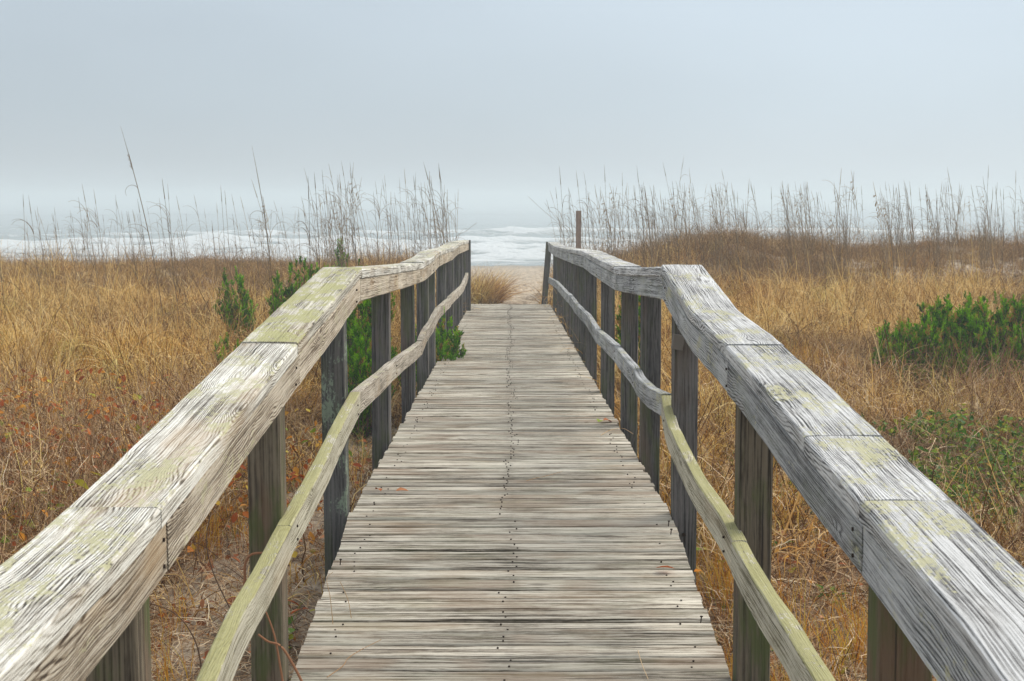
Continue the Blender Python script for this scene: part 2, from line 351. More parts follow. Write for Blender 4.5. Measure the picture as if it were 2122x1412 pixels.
# ------------------------------------------------------------------ boardwalk
bw = empty('boardwalk', (0, 5.5, 0))
tag(bw, 'weathered grey wooden boardwalk with cross planks and wavy handrails on posts, running to the beach', 'boardwalk')
BO = Vector((0, -5.5, 0))
def bpart(name, me, loc=(0, 0, 0), rot=(0, 0, 0), parent=bw):
    return link(name, me, parent, Vector(loc) + (BO if parent is bw else Vector((0, 0, 0))), rot)
def deck_z(y): return CAMZ - float(deck_drop(y))

def sweep(name, path, wid, hgt, mat, cham=.005, rough=.0015, seed=0, sgrain=0.0):
    """board swept along Y; path = [(y, xin, ztop)], xin = left x, board spans x..x+wid, z-hgt..z"""
    c = cham
    prof = [(c, 0), (wid * .35, .001), (wid * .7, .0005), (wid - c, 0), (wid, -c), (wid, -hgt + c), (wid - c, -hgt), (c, -hgt), (0, -hgt + c), (0, -hgt*.5), (0, -c)]
    k = len(prof); V = []; G = []; s = 0; py = path[0]
    for i, (y, x, z) in enumerate(path):
        if i: s += math.hypot(y - py[0], z - py[2]); py = (y, x, z)
        for j, (a, bz) in enumerate(prof):
            nv = mnoise.noise_vector(Vector((y * 6 + seed, j * 1.7, seed * 3.1))) * rough
            V.append((x + a + nv.x, y, z + bz + nv.z)); G.append((s + sgrain, a, bz))
    n = len(path); Fc = []
    for i in range(n - 1):
        for j in range(k):
            Fc.append((i * k + j, i * k + (j + 1) % k, (i + 1) * k + (j + 1) % k, (i + 1) * k + j))
    Fc.append(tuple(range(k))[::-1]); Fc.append(tuple(range((n - 1) * k, n * k)))
    # end grain gets different coords: keep simple
    me = mesh(name, V, Fc, mat, False, {'gc': np.array(G)})
    return me

# planks
def plank_mesh(seed):
    rnd = random.Random(seed); Lx = 1.225; wy = .0838; th = .034
    xs = np.linspace(-Lx / 2, Lx / 2, 8); V = []; G = []
    xs[0] += rnd.uniform(-.005, .005); xs[-1] += rnd.uniform(-.005, .005)
    cup = rnd.uniform(.001, .004); bow = rnd.uniform(-.0015, .0015)
    prof = [(-wy/2, -th), (-wy/2, -.006), (-wy/2 + .006, cup*.4), (-wy/6, -cup*.4), (wy/6, -cup*.4), (wy/2 - .006, cup*.4), (wy/2, -.006), (wy/2, -th)]
    for i, x in enumerate(xs):
        for j, (y, z) in enumerate(prof):
            nv = mnoise.noise_vector(Vector((x * 3 + seed * 7, j * .6, seed)))
            V.append((x, y + nv.y * .0025 + bow * math.cos(i), z + nv.z * .0018)); G.append((x, y, z))
    k = len(prof); Fc = []
    for i in range(len(xs) - 1):
        for j in range(k): Fc.append((i*k + j, (i+1)*k + j, (i+1)*k + (j+1) % k, i*k + (j+1) % k))
    Fc.append(tuple(range(k))); Fc.append(tuple(range((len(xs)-1)*k, len(xs)*k))[::-1])
    return mesh('deck_plank', V, Fc, M['plank'], False, {'gc': np.array(G)})
PM = [plank_mesh(i) for i in range(14)]
nailV = []; nailF = []
def nail(x, y, z, r=.0030):
    i0 = len(nailV); z += .0015
    for k in range(6): nailV.append((x + r*math.cos(k*math.pi/3), y + r*math.sin(k*math.pi/3), z))
    for k in range(6): nailV.append((x + r*math.cos(k*math.pi/3), y + r*math.sin(k*math.pi/3), z - .006))
    nailF.append(tuple(range(i0, i0+6)))
    for k in range(6): nailF.append((i0+k, i0+6+k, i0+6+(k+1) % 6, i0+(k+1) % 6))
y = .4; pitch = .0945
rnd = random.Random(5); row = 0
while y < 22.35:
    slope = -(deck_drop(y + .05) - deck_drop(y - .05)) / .1
    z = deck_z(y) + rnd.uniform(-.003, .003)
    sh = rnd.gauss(0, .0035)
    o = bpart('deck_plank', PM[rnd.randrange(len(PM))], (sh, y, z), (math.atan(slope) + rnd.gauss(0, .012), rnd.gauss(0, .002), rnd.gauss(0, .0022)))
    if rnd.random() < .5: o.rotation_euler.z += math.pi; o.rotation_euler.x *= -1
    cx_ = .012 * math.sin(y * .9) + (.03 if int(y * 1.3) % 3 == 0 else 0) - .01
    for xx in (cx_, -.53, .53):
        for dy in (-.022, .02):
            if rnd.random() < (.85 if abs(xx) < .2 else .4): nail(xx + rnd.uniform(-.02, .02), y + dy + rnd.uniform(-.006, .006), z + slope * dy + .002)
    y += pitch + rnd.uniform(-.003, .004); row += 1
m_nail, nt, b = mat_new('rusty_iron'); b.inputs['Base Color'].default_value = (.035, .022, .016, 1)
tag(bpart('nail_heads', mesh('nail_heads', nailV, nailF, m_nail)), kind='stuff')
# stringers and crossbeams below
for X in (-.56, -.02, .52):
    bpart('stringer', sweep('stringer', [(yy, X, deck_z(yy) - .036 - (.0 if yy < 21 else .0)) for yy in np.arange(.4, 22.3, .5)], .04, .19 if True else 0, M['under'], seed=X * 9))

def traced(pix, X, near_extra=None):
    pts = [PX(x, y, X) for x, y in pix]; pts = sorted([(p.y, p.z) for p in pts])
    return pts
XI = .585
HL_near = [(747.5, 554), (609, 714), (392, 972), (254, 1132), (0, 1386)]
HL_far = [(747.5, 554), (840, 547), (878, 543), (895, 534), (910, 520), (936, 513), (950.5, 503), (970, 499)]
HR_near = [(1373.5, 550), (1434, 645), (1511, 718), (1591, 806), (1683, 914), (1799, 1045), (2016, 1299), (2089, 1404)]
HR_far = [(1373.5, 550), (1309, 553), (1274, 553), (1242, 539), (1208, 521), (1178, 516), (1150, 511), (1137, 503)]
ML_near = [(746.5, 813), (668, 968), (597, 1102), (557, 1183), (512, 1263), (480.5, 1335), (458, 1390)]
ML_far = [(746.5, 813), (822.5, 747), (875, 708), (886, 683), (897, 667), (911, 638), (933.5, 617), (960, 592), (970, 567)]
MR_far = [(1371, 817), (1341, 804), (1320, 783), (1311, 762), (1274, 718), (1233, 681), (1213.5, 651), (1191, 629), (1179, 612), (1170, 605), (1152, 584), (1134, 574)]
MR_near = [(1371, 818), (1375.6, 847), (1384.6, 883), (1405, 925), (1440.5, 995), (1490, 1071), (1534.5, 1157), (1575, 1227), (1624, 1297), (1691, 1408)]
def curve(near, far, X):
    a = traced(near, X); b_ = traced(far, X)
    yc = b_[0][0]; 
    sl = (a[0][1] - a[2][1]) / (a[0][0] - a[2][0]) if len(a) > 2 else .07
    a = [(-1.0, a[0][1] - sl * (a[0][0] + 1.0))] + a
    def f(y):
        src = a if y <= yc else b_
        ys = [p[0] for p in src]; zs = [p[1] for p in src]
        acc = 0; n = 0
        for dy in (-.08, -.04, 0, .04, .08):
            yy = y + dy * (.3 if y < 8 else 1)
            yy = min(yy, yc) if y <= yc else max(yy, yc)
            acc += np.interp(yy, ys, zs); n += 1
        return acc / n
    return f, yc, b_[-1][0]
fHL, ycL, yeL = curve(HL_near, HL_far, -XI)
fHR, ycR, yeR = curve(HR_near, HR_far, XI)
fML, ycML, yeML = curve(ML_near, ML_far, -XI)
fMR, ycMR, yeMR = curve(MR_near, MR_far, XI)
print('corners', ycL, yeL, ycR, yeR, ycML, yeML, ycMR, yeMR)
def lat(y, s): return .004 * math.sin(y * 2.1 + s) + .003 * math.sin(y * 5 + 2 * s)
TW, TH = .158, .039; FT, FH = .036, .092
def railing(side, fH, fM, yc, ye, ycm, yem, joints, fjoints, mj, mats):
    top_near, top_far, face, face_far, mid_near, mid_far = mats
    k = 0
    for name, js, f, kind in (('handrail_board', joints, fH, 't'), ('handrail_face_board', fjoints, fH, 'f'), ('middle_rail_board', mj, fM, 'm')):
        for a, b_ in zip(js[:-1], js[1:]):
            k += 1; n = max(4, int((b_ - a) / (.06 if b_ < 6 else .12)))
            ys = np.linspace(a + .0018, b_ - .0018, n); path = []
            tilt = random.uniform(-.004, .004) * (1.0 if b_ < yc + .3 else 2.2)
            for yy in ys:
                z = f(yy); l = lat(yy, k) * (0 if kind == 't' else .4)
                if kind == 't': x = (XI - .006 if side > 0 else -XI + .006 - TW) + l; path.append((yy, x, z + tilt))
                elif kind == 'f': x = (XI if side > 0 else -XI - FT) + l; path.append((yy, x, z - TH - .002 + tilt * .3))
                else: x = (XI if side > 0 else -XI - FT - .004) + l; path.append((yy, x, z + tilt * .5))
            dims = {'t': (TW, TH), 'f': (FT, FH), 'm': (FT + .004, .089)}[kind]
            near = b_ <= yc + .3
            tn = M['rail_lichen'] if side < 0 and a > 3.5 else top_near
            mt = {'t': tn if near else top_far, 'f': face if near else face_far, 'm': mid_near if near else mid_far}[kind]
            bpart(name, sweep(name, path, *dims, mt, cham=.003 if kind == 'm' else .005, rough=.0022, seed=k * 3.7 + side * 50, sgrain=k * 1.37))
railing(-1, fHL, fML, ycL, yeL, ycML, yeML,
        [.3, 2.36, 3.93, ycL, 9.7, 11.9, 14.4, 16.6, 20.4], [.3, 2.42, 4.0, ycL, 9.4, 12, 14.6, 17, 20.4],
        [.4, 3.8, ycML, 7.4, 9.6, 12, 14.3, 18.2, 20.4],
        (M['rail_left'], M['rail_left'], M['face_left_lit'], M['face_left_lit'], M['mid_lichen'], M['mid']))
railing(1, fHR, fMR, ycR, yeR, ycMR, yeMR,
        [.3, 2.36, 2.82, 3.87, ycR, 8.1, 11.6, 14, 18.6, 22.2], [.3, 2.36, 3.87, ycR, 8.0, 11.5, 14, 18.6, 22.2],
        [.4, 3.75, ycMR, 6.8, 8.1, 10.0, 14.3, 18.5, 22.2],
        (M['rail_right'], M['rail_right'], M['face_right_shaded'], M['face_right_shaded'], M['mid_lichen'], M['face_right_shaded']))

# posts
def post_mesh(h, mat, seed):
    wv = .089; c = .004; rnd = random.Random(seed)
    prof = [(-wv/2+c, -wv/2), (wv/2-c, -wv/2), (wv/2, -wv/2+c), (wv/2, wv/2-c), (wv/2-c, wv/2), (-wv/2+c, wv/2), (-wv/2, wv/2-c), (-wv/2, -wv/2+c)]
    V = []; G = []; nz = 9
    for i in range(nz):
        z = h * i / (nz - 1)
        for j, (x, y) in enumerate(prof):
            nv = mnoise.noise_vector(Vector((z * 3 + seed, x * 9, y * 9))) * .0022
            V.append((x + nv.x, y + nv.y, z)); G.append((z, x, y))
    k = 8; Fc = []
    for i in range(nz-1):
        for j in range(k): Fc.append((i*k+j, i*k+(j+1) % k, (i+1)*k+(j+1) % k, (i+1)*k+j))
    Fc.append(tuple(range(k))[::-1]); Fc.append(tuple(range((nz-1)*k, nz*k)))
    return mesh('post', V, Fc, mat, False, {'gc': np.array(G)})
XP = XI + FT + .0445 + .0015
def posts(side, offs, fH):
    for i, Yf in enumerate(offs):
        Y = Yf + .0445; top = fH(Y) - TH - .006; bot = float(ground(side * XP, Y)) - .15
        bot = min(bot, deck_z(Y) - .4)
        lab = None; mt = M['post_brown'] if Y < 5 else M['post']
        if side < 0 and 5 < Y < 6: mt = M['post_lichen']; lab = 'dark post flecked with pale green lichen'
        o = bpart('post', post_mesh(top - bot, mt, i * 5.3 + side * 31), (side * XP, Y, bot), (random.gauss(0, .004), random.gauss(0, .003), random.gauss(0, .03)))
        if lab: o['label'] = lab
        # crossbeam under the deck at each post
        cb = bpart('crossbeam', boxmesh('crossbeam', (-.7 if side < 0 else 0.005, -.02, -.14), (-.005 if side < 0 else .7, .02, 0), M['under']), (0, Y - .07, deck_z(Y - .07) - .235))
offL = [.75, 2.36, 3.87, 5.47, 7.35, 9.45, 11.0, 11.95, 13.95, 15.85, 17.7, 19.0, 20.0]
offR = [.75, 2.36, 3.84, 5.40, 6.80, 8.0, 9.75, 11.75, 12.95, 14.2, 15.3, 17.2, 19.2, 21.0]
posts(-1, offL, fHL); posts(1, offR, fHR)
def face_nails(side, ys, fH, fM):
    V = []; Fc = []
    for Y in ys:
        for zc in (fH(Y) - .065, fH(Y) - .11, fM(Y) - .028, fM(Y) - .066):
            yy = Y + .045 + random.uniform(-.015, .015); i0 = len(V); xo = side*(XI - .0035)
            for dx in (0, .01):
                for k in range(6): V.append((xo + side*dx, yy + .0038*math.cos(k*math.pi/3), zc + .0038*math.sin(k*math.pi/3)))
            Fc.append(tuple(range(i0, i0+6))); Fc += [(i0+k, i0+6+k, i0+6+(k+1) % 6, i0+(k+1) % 6) for k in range(6)]
    tag(bpart('rail_nails', mesh('rail_nails', V, Fc, m_nail)), kind='stuff')
face_nails(-1, offL[1:8], fHL, fML); face_nails(1, offR[1:8], fHR, fMR)
# leaning end post on the right, end post on the left
for side, Xb, Xt, Y in ((1, .50, .60, 22.35), (-1, -.60, -.60, 20.45)):
    zt = (fHR(22) if side > 0 else fHL(20.3)) + .0
    zb = deck_z(Y) - .4; h = zt - zb
    bpart('post', post_mesh(h, M['post'], 77 + side), (Xb, Y, zb), (0, math.atan((Xt - Xb) / h), 0))
# old block of wood still nailed to the right corner post
blk = bpart('wood_block', boxmesh('wood_block', (-.012, -.03, -.02), (.028, .012, .035), M['under']), PY(1399, 712, 5.385), (0, .15, 0)); blk['label'] = 'short dark offcut nailed to the corner post'
# bolts in the right corner post
for yy in (1108, 1143):
    p = PY(1417, yy, 5.39)
    V = []; Fc = []
    for k in range(8): V.append((.007*math.cos(k*math.pi/4), -.006, .007*math.sin(k*math.pi/4)))
    for k in range(8): V.append((.007*math.cos(k*math.pi/4), .008, .007*math.sin(k*math.pi/4)))
    Fc.append(tuple(range(8))); Fc += [(k, k+8, (k+1) % 8+8, (k+1) % 8) for k in range(8)]
    bpart('bolt', mesh('bolt', V, Fc, m_nail), p)
# upright nail bent out of the deck
def tubes(paths, r0, r1, sides=5):
    V = []; Fc = []
    for path in paths:
        n = len(path); base = len(V)
        for i, p in enumerate(path):
            p = Vector(p); q = Vector(path[min(i+1, n-1)]) - Vector(path[max(i-1, 0)])
            q.normalize(); a = q.orthogonal().normalized(); b2 = q.cross(a)
            r = r0 + (r1 - r0) * i / max(1, n-1)
            for k in range(sides):
                t = 2*math.pi*k/sides; V.append(p + a*(r*math.cos(t)) + b2*(r*math.sin(t)))
        for i in range(n-1):
            for k in range(sides): Fc.append((base+i*sides+k, base+i*sides+(k+1) % sides, base+(i+1)*sides+(k+1) % sides, base+(i+1)*sides+k))
    return V, Fc
def spl(pts, n=6):
    pts = [Vector(p) for p in pts]; P_ = [pts[0]] + pts + [pts[-1]]; out_ = []
    for i in range(1, len(P_) - 2):
        for k in range(n):
            t = k / n; a, b_, c_, d_ = P_[i-1], P_[i], P_[i+1], P_[i+2]
            out_.append(.5 * ((2*b_) + (c_ - a)*t + (2*a - 5*b_ + 4*c_ - d_)*t*t + (3*b_ - a - 3*c_ + d_)*t**3))
    out_.append(pts[-1]); return out_
def on_deck(x, y):
    """point of the deck surface seen at a pixel"""
    lo, hi = 1.0, 40.0
    for _ in range(40):
        mid = (lo + hi) / 2; p = PY(x, y, mid)
        if p.z > deck_z(mid) + .003: lo = mid
        else: hi = mid
    return PY(x, y, lo)
def on_ground(x, y):
    t = 2.0
    for _ in range(4000):
        p = PY(x, y, t)
        if p.z < float(ground(p.x, p.y)): break
        t += .02
    return PY(x, y, t)
for (x, y) in ((705, 1165), (1385, 1085), (1390, 1102), (1452, 1285)):
    p = on_deck(x, y + 6); V, Fc = tubes([[p, p + Vector((.002, 0, .018))]], .002, .002); 
    V2, F2 = tubes([[p + Vector((.002, 0, .018)), p + Vector((.002, 0, .021))]], .0048, .0048)
    Fc += [tuple(i + len(V) for i in f) for f in F2]; V += V2
    bpart('bent_nail', mesh('bent_nail', V, Fc, m_nail))

# stake beyond the right rail
st = link('wooden_stake', post_mesh(1.6, M['stake'], 99)); p = PY(1199, 437, 24.5); st.location = (p.x, p.y, p.z - 1.6)
tag(st, 'plain brown square stake rising above the end of the right handrail among the grasses', 'post')

# ------------------------------------------------------------------ plant materials
def plant_mat(name, stops, rough=.85, transl=.25, inst=True, spec=.04):
    m, nt, b = mat_new(name)
    at = N(nt, 'ShaderNodeAttribute', attribute_name='rnd'); oi = N(nt, 'ShaderNodeObjectInfo')
    v = math_(nt, 'ADD', math_(nt, 'MULTIPLY', at.outputs['Fac'], .75 if inst else 1.0), math_(nt, 'MULTIPLY', oi.outputs['Random'], .25 if inst else 0.0))
    r_ = rampn(nt, stops); nt.links.new(v, r_.inputs[0])
    c = r_.outputs[0]
    if name in ('dry_grass', 'dull_dry_grass'):      # drifts of rustier and of greener grass
        ge = N(nt, 'ShaderNodeNewGeometry')
        na = N(nt, 'ShaderNodeTexNoise', inp={'Scale': .75, 'Detail': 3.0}); L(nt, ge, 'Position', na, 'Vector')
        nb = N(nt, 'ShaderNodeTexNoise', inp={'Scale': 1.3, 'Detail': 2.0}); mp = N(nt, 'ShaderNodeMapping'); mp.inputs['Location'].default_value = (7, 3, 1); L(nt, ge, 'Position', mp, 0); L(nt, mp, 0, nb, 'Vector')
        c = mixc(nt, math_(nt, 'MULTIPLY', smooth01(nt, na.outputs[0], .50, .64), .8), c, mixc(nt, 1.0, c, (.80, .64, .52), 'MULTIPLY'))
        c = mixc(nt, math_(nt, 'MULTIPLY', smooth01(nt, nb.outputs[0], .56, .70), .6), c, mixc(nt, 1.0, c, (.76, .92, .52), 'MULTIPLY'))
    nt.links.new(c, b.inputs['Base Color']); b.inputs['Roughness'].default_value = rough; b.inputs['Specular IOR Level'].default_value = spec
    tr = N(nt, 'ShaderNodeBsdfTranslucent'); nt.links.new(c, tr.inputs[0])
    mx = N(nt, 'ShaderNodeMixShader'); mx.inputs[0].default_value = transl
    L(nt, b, 0, mx, 1); L(nt, tr, 0, mx, 2)
    o = [n for n in nt.nodes if n.type == 'OUTPUT_MATERIAL'][0]; L(nt, mx, 0, o, 0)
    return m
M['dry'] = plant_mat('dry_grass', [(.08, (.045, .018, .005)), (.30, (.20, .09, .018)), (.46, (.52, .295, .065)), (.66, (.80, .54, .19)), (.90, (.90, .72, .38))], transl=.25)
M['dry_dull'] = plant_mat('dull_dry_grass', [(0.08, (.05, .025, .010)), (.35, (.20, .11, .045)), (.64, (.42, .255, .095)), (.92, (.66, .48, .24))], transl=.25)
M['orange'] = plant_mat('orange_grass', [(0, (.16, .04, .006)), (.35, (.52, .20, .02)), (.65, (.78, .42, .06)), (1, (.60, .50, .08))], transl=.35)
M['green'] = plant_mat('green_grass', [(0, (.10, .13, .02)), (.5, (.25, .27, .06)), (1, (.42, .38, .12))])
M['twig'] = plant_mat('bramble_twig', [(.1, (.05, .02, .01)), (.35, (.20, .095, .04)), (.62, (.48, .31, .16)), (.88, (.76, .60, .40))], transl=.0)
M['straw'] = plant_mat('straw_litter', [(.1, (.06, .025, .012)), (.35, (.24, .11, .045)), (.6, (.52, .34, .18)), (.88, (.80, .66, .46))], transl=.05)
M['oat'] = plant_mat('sea_oat_stalk', [(0, (.11, .07, .035)), (.5, (.24, .165, .09)), (1, (.42, .31, .18))], transl=.1)
M['cedar'] = plant_mat('cedar_foliage', [(0, (.008, .028, .001)), (.22, (.025, .09, .002)), (.45, (.10, .29, .002)), (.8, (.34, .64, .008)), (.92, (.36, .30, .05)), (1, (.45, .17, .05))], transl=.2, inst=False)
M['leaf_green'] = plant_mat('vine_leaf_green', [(0, (.02, .07, .005)), (.35, (.07, .19, .01)), (.65, (.24, .32, .02)), (.88, (.50, .42, .04)), (1, (.55, .22, .03))], rough=.5, transl=.3, spec=.15)
M['leaf_red'] = plant_mat('vine_leaf_red', [(0, (.16, .03, .012)), (.35, (.42, .10, .02)), (.65, (.58, .24, .03)), (1, (.50, .40, .06))], rough=.5, transl=.3)
M['leaf_dead'] = plant_mat('dead_leaf', [(0, (.18, .06, .025)), (.5, (.42, .15, .06)), (1, (.55, .30, .16))], rough=.7, transl=.1)
M['bark'] = plant_mat('stem_bark', [(0, (.09, .055, .035)), (1, (.18, .11, .07))], transl=0)
M['vine_wood'] = plant_mat('vine_wood', [(0, (.22, .10, .05)), (1, (.36, .18, .10))], transl=0)

# ribbon blades, vectorised
def blades(n, r, L0, L1, w_, lean=(.1, .6), curl=(.5, 2.2), seg=6, flop=0.0, seed=0, gravity=0.0, kink=.25, bias=None, rb=(0, 1)):
    g_ = np.random.default_rng(seed)
    ang = g_.uniform(0, 2*np.pi, n); rad = r * np.sqrt(g_.uniform(0, 1, n))
    p = np.stack([rad*np.cos(ang), rad*np.sin(ang), np.full(n, -.02)], -1)
    az = g_.uniform(0, 2*np.pi, n)
    if bias is not None: az = np.where(g_.random(n) < bias[1], bias[0] + g_.normal(0, .5, n), az)
    th = g_.uniform(*lean, n); cu = g_.uniform(*curl, n) / seg; Ln = g_.uniform(L0, L1, n); ds = Ln / seg
    rn = g_.uniform(rb[0], rb[1], n)
    side = np.stack([-np.sin(az), np.cos(az), np.zeros(n)], -1)
    tw = g_.uniform(-.8, .8, n)
    V = np.zeros((n, seg+1, 2, 3)); 
    for i in range(seg+1):
        ww = w_ * (1 - (i/seg)**1.6 * .92)
        dirv = np.stack([np.cos(az)*np.sin(th), np.sin(az)*np.sin(th), np.cos(th)], -1)
        nn = np.cross(dirv, side); sd_ = side*np.cos(tw)[:, None] + nn*np.sin(tw)[:, None]
        V[:, i, 0] = p - sd_*ww/2; V[:, i, 1] = p + sd_*ww/2
        p = p + dirv*ds[:, None]
        th = th + cu*(.5 + i/seg) + g_.normal(0, kink*.3, n); az = az + g_.normal(0, kink, n)
        if flop: p[:, 2] = np.maximum(p[:, 2], .005 + flop*g_.random(n))
    idx = np.arange(n*(seg+1)*2).reshape(n, seg+1, 2)
    Fq = np.stack([idx[:, :-1, 0], idx[:, :-1, 1], idx[:, 1:, 1], idx[:, 1:, 0]], -1).reshape(-1, 4)
    return V.reshape(-1, 3), Fq, np.repeat(rn, (seg+1)*2)
def merge(parts):
    V = []; Fc = []; A = []; o = 0
    for v, f, a in parts: V.append(v); Fc.append(f + o); A.append(a); o += len(v)
    return np.concatenate(V), np.concatenate(Fc), np.concatenate(A)
def tuft_mesh(name, parts, mat):
    v, f, a = merge(parts); return mesh(name, v, f, mat, False, {'rnd': a})

# geometry-node scatter for uncountable stuff
def scatter(name, meshes, pos, rz, scl, tilt=None, idx=None, label=None):
    col = bpy.data.collections.new(name + '_kinds')
    for i, me in enumerate(meshes):
        o = bpy.data.objects.new('%s_kind_%02d' % (name, i), me); col.objects.link(o)
    n = len(pos); me = bpy.data.meshes.new(name)
    me.vertices.add(n); me.vertices.foreach_set('co', np.asarray(pos, np.float32).ravel())
    rot = np.zeros((n, 3), np.float32); rot[:, 2] = rz
    if tilt is not None: rot[:, 0] = tilt[:, 0]; rot[:, 1] = tilt[:, 1]
    a = me.attributes.new('rot', 'FLOAT_VECTOR', 'POINT'); a.data.foreach_set('vector', rot.ravel())
    a = me.attributes.new('scl', 'FLOAT', 'POINT'); a.data.foreach_set('value', np.asarray(scl, np.float32))
    if idx is None: idx = np.random.default_rng(3).integers(0, len(meshes), n)
    a = me.attributes.new('idx', 'INT', 'POINT'); a.data.foreach_set('value', np.asarray(idx, np.int32))
    o = link(name, me); tag(o, kind='stuff')
    ng = bpy.data.node_groups.new(name, 'GeometryNodeTree')
    ng.interface.new_socket('Geometry', in_out='INPUT', socket_type='NodeSocketGeometry')
    ng.interface.new_socket('Geometry', in_out='OUTPUT', socket_type='NodeSocketGeometry')
    gi = ng.nodes.new('NodeGroupInput'); go = ng.nodes.new('NodeGroupOutput')
    ci = ng.nodes.new('GeometryNodeCollectionInfo'); ci.inputs[0].default_value = col; ci.inputs[1].default_value = True; ci.inputs[2].default_value = True
    ip = ng.nodes.new('GeometryNodeInstanceOnPoints'); ip.inputs['Pick Instance'].default_value = True
    def att(nm, t):
        x = ng.nodes.new('GeometryNodeInputNamedAttribute'); x.data_type = t; x.inputs[0].default_value = nm; return x.outputs[0]
    ng.links.new(gi.outputs[0], ip.inputs['Points']); ng.links.new(ci.outputs[0], ip.inputs['Instance'])
    ng.links.new(att('idx', 'INT'), ip.inputs['Instance Index']); ng.links.new(att('scl', 'FLOAT'), ip.inputs['Scale'])
    e2r = ng.nodes.new('FunctionNodeEulerToRotation'); ng.links.new(att('rot', 'FLOAT_VECTOR'), e2r.inputs[0]); ng.links.new(e2r.outputs[0], ip.inputs['Rotation'])
    ng.links.new(ip.outputs[0], go.inputs[0])
    md = o.modifiers.new('scatter', 'NODES'); md.node_group = ng
    return o
def noise2(x, y, s, seed=0):
    return np.array([mnoise.noise(Vector((a*s, b_*s, seed))) for a, b_ in zip(x, y)])
def region(n, ymin, ymax, g_, power=1.0, side=0, margin=.6):
    """random ground points in the camera's wedge (a bit beyond it), off the boardwalk"""
    u = g_.random(n); y = ymin + (ymax - ymin) * u**power
    hw = .36*y + margin + .5; x = g_.uniform(-1, 1, n)*hw
    return x, y
def clear(x, y, m=.74):
    return ~((np.abs(x) < m) & (y < 22.6))
def terr(x, y): return np.stack([x, y, ground(x, y)], -1)

# main field of dry grass
g_ = np.random.default_rng(21)
dry = [tuft_mesh('dry_tuft', [blades(22, .13, .24, .52, .0085, (.05, .9), (1.6, 4.6), 8, seed=i, kink=.28),
                              blades(14, .14, .12, .34, .008, (.6, 1.4), (.5, 3.0), 5, flop=.02, seed=50+i, kink=.5, rb=(0, .5)),  # low dead thatch, coloured darker to paint shade into the gaps
                              blades(4, .08, .45, .72, .0065, (.0, .4), (.4, 3.0), 8, seed=90+i)], M['dry']) for i in range(7)]
dull = [tuft_mesh('dull_tuft', [blades(22, .12, .2, .46, .0085, (.1, .9), (1.4, 4.4), 7, seed=200+i, kink=.4),
                                blades(14, .14, .12, .30, .006, (.6, 1.4), (.5, 3.0), 5, flop=.02, seed=250+i, kink=.5, rb=(0, .6))], M['dry_dull']) for i in range(4)]  # dull thatch, its lower tones also standing in for gap shade
x, y = region(19000, 6.0, 31.5, g_, .66)
dens = noise2(x, y, .8, 3.3)*.5 + noise2(x, y, 2.6, 8.1)*.5
keep = clear(x, y, .80)
pth = np.interp(y, [0, 22, 23, 30, 38, 60], [0, 0, .95, 1.0, 1.6, 3]); keep &= np.abs(x + .12) > pth
keep &= ~((x < 0) & (x > -1.55) & (y < 11.5) & (g_.random(len(x)) < .93))
keep &= ~((x > 0) & (x < 2.0) & (y < 6.9) & (g_.random(len(x)) < .8))
keep &= ~(((x - 3.0)/1.35)**2 + ((y - 8.7)/1.7)**2 < 1)          # vine patch on the right
keep &= dens > -.22 - .2*g_.random(len(x))
keep &= ~((x > 5.6) & (x < 9) & (y > 23.6) & (y < 26.8) & (g_.random(len(x)) < .66))   # bare sand face
keep &= ~(((x - 4.3)/1.35)**2 + ((y - 12.4)/.75)**2 < 1)
keep &= ~((x > 3.0) & (x < 5.6) & (y > 10.8) & (y < 12.2) & (g_.random(len(x)) < .45))
keep &= ~((x < -1.5) & (y > 23) & (y < 26) & (g_.random(len(x)) < .45))
keep &= ~((x < -1.2) & (y < 9.2) & (g_.random(len(x)) < .55))
x, y = x[keep], y[keep]; n = len(x)
isdull = (noise2(x, y, .35, 1.7) + np.interp(y, [6, 18, 26], [-.25, 0, .35])) > .12
idx = np.where(isdull, g_.integers(7, 11, n), g_.integers(0, 7, n))
scatter('dry_dune_grass', dry + dull, terr(x, y), g_.uniform(0, 6.28, n), g_.uniform(.7, 1.15, n)*(1 + .75*noise2(x, y, 1.9, 6.2))*np.interp(y, [6, 22, 26, 32], [1, 1, .85, .8]), g_.normal(0, .12, (n, 2)), idx)
print('dry', n)

# thin curling grass along the dune crests
wisp = [tuft_mesh('wisp_tuft', [blades(9, .12, .40, 1.0, .0062, (.0, .4), (.6, 4.2), 9, seed=300+i, kink=.12, rb=(.1, .7))], M['dry_dull']) for i in range(6)]
x, y = region(9500, 22.5, 31, g_, .9); keep = np.abs(x + .1) > np.interp(y, [22, 24, 30], [.85, .95, 1.05]); keep &= (noise2(x, y, 1.1, 5.) > -.15)
keep &= (x > 0) | (g_.random(len(x)) < .42)
keep &= ~((x > 5.8) & (x < 8.8) & (y < 26.5) & (g_.random(len(x)) < .7))
x, y = x[keep], y[keep]; n = len(x)
scatter('wispy_crest_grass', wisp, terr(x, y), g_.uniform(0, 6.28, n), g_.uniform(.5, 1.1, n), g_.normal(0, .1, (n, 2)))

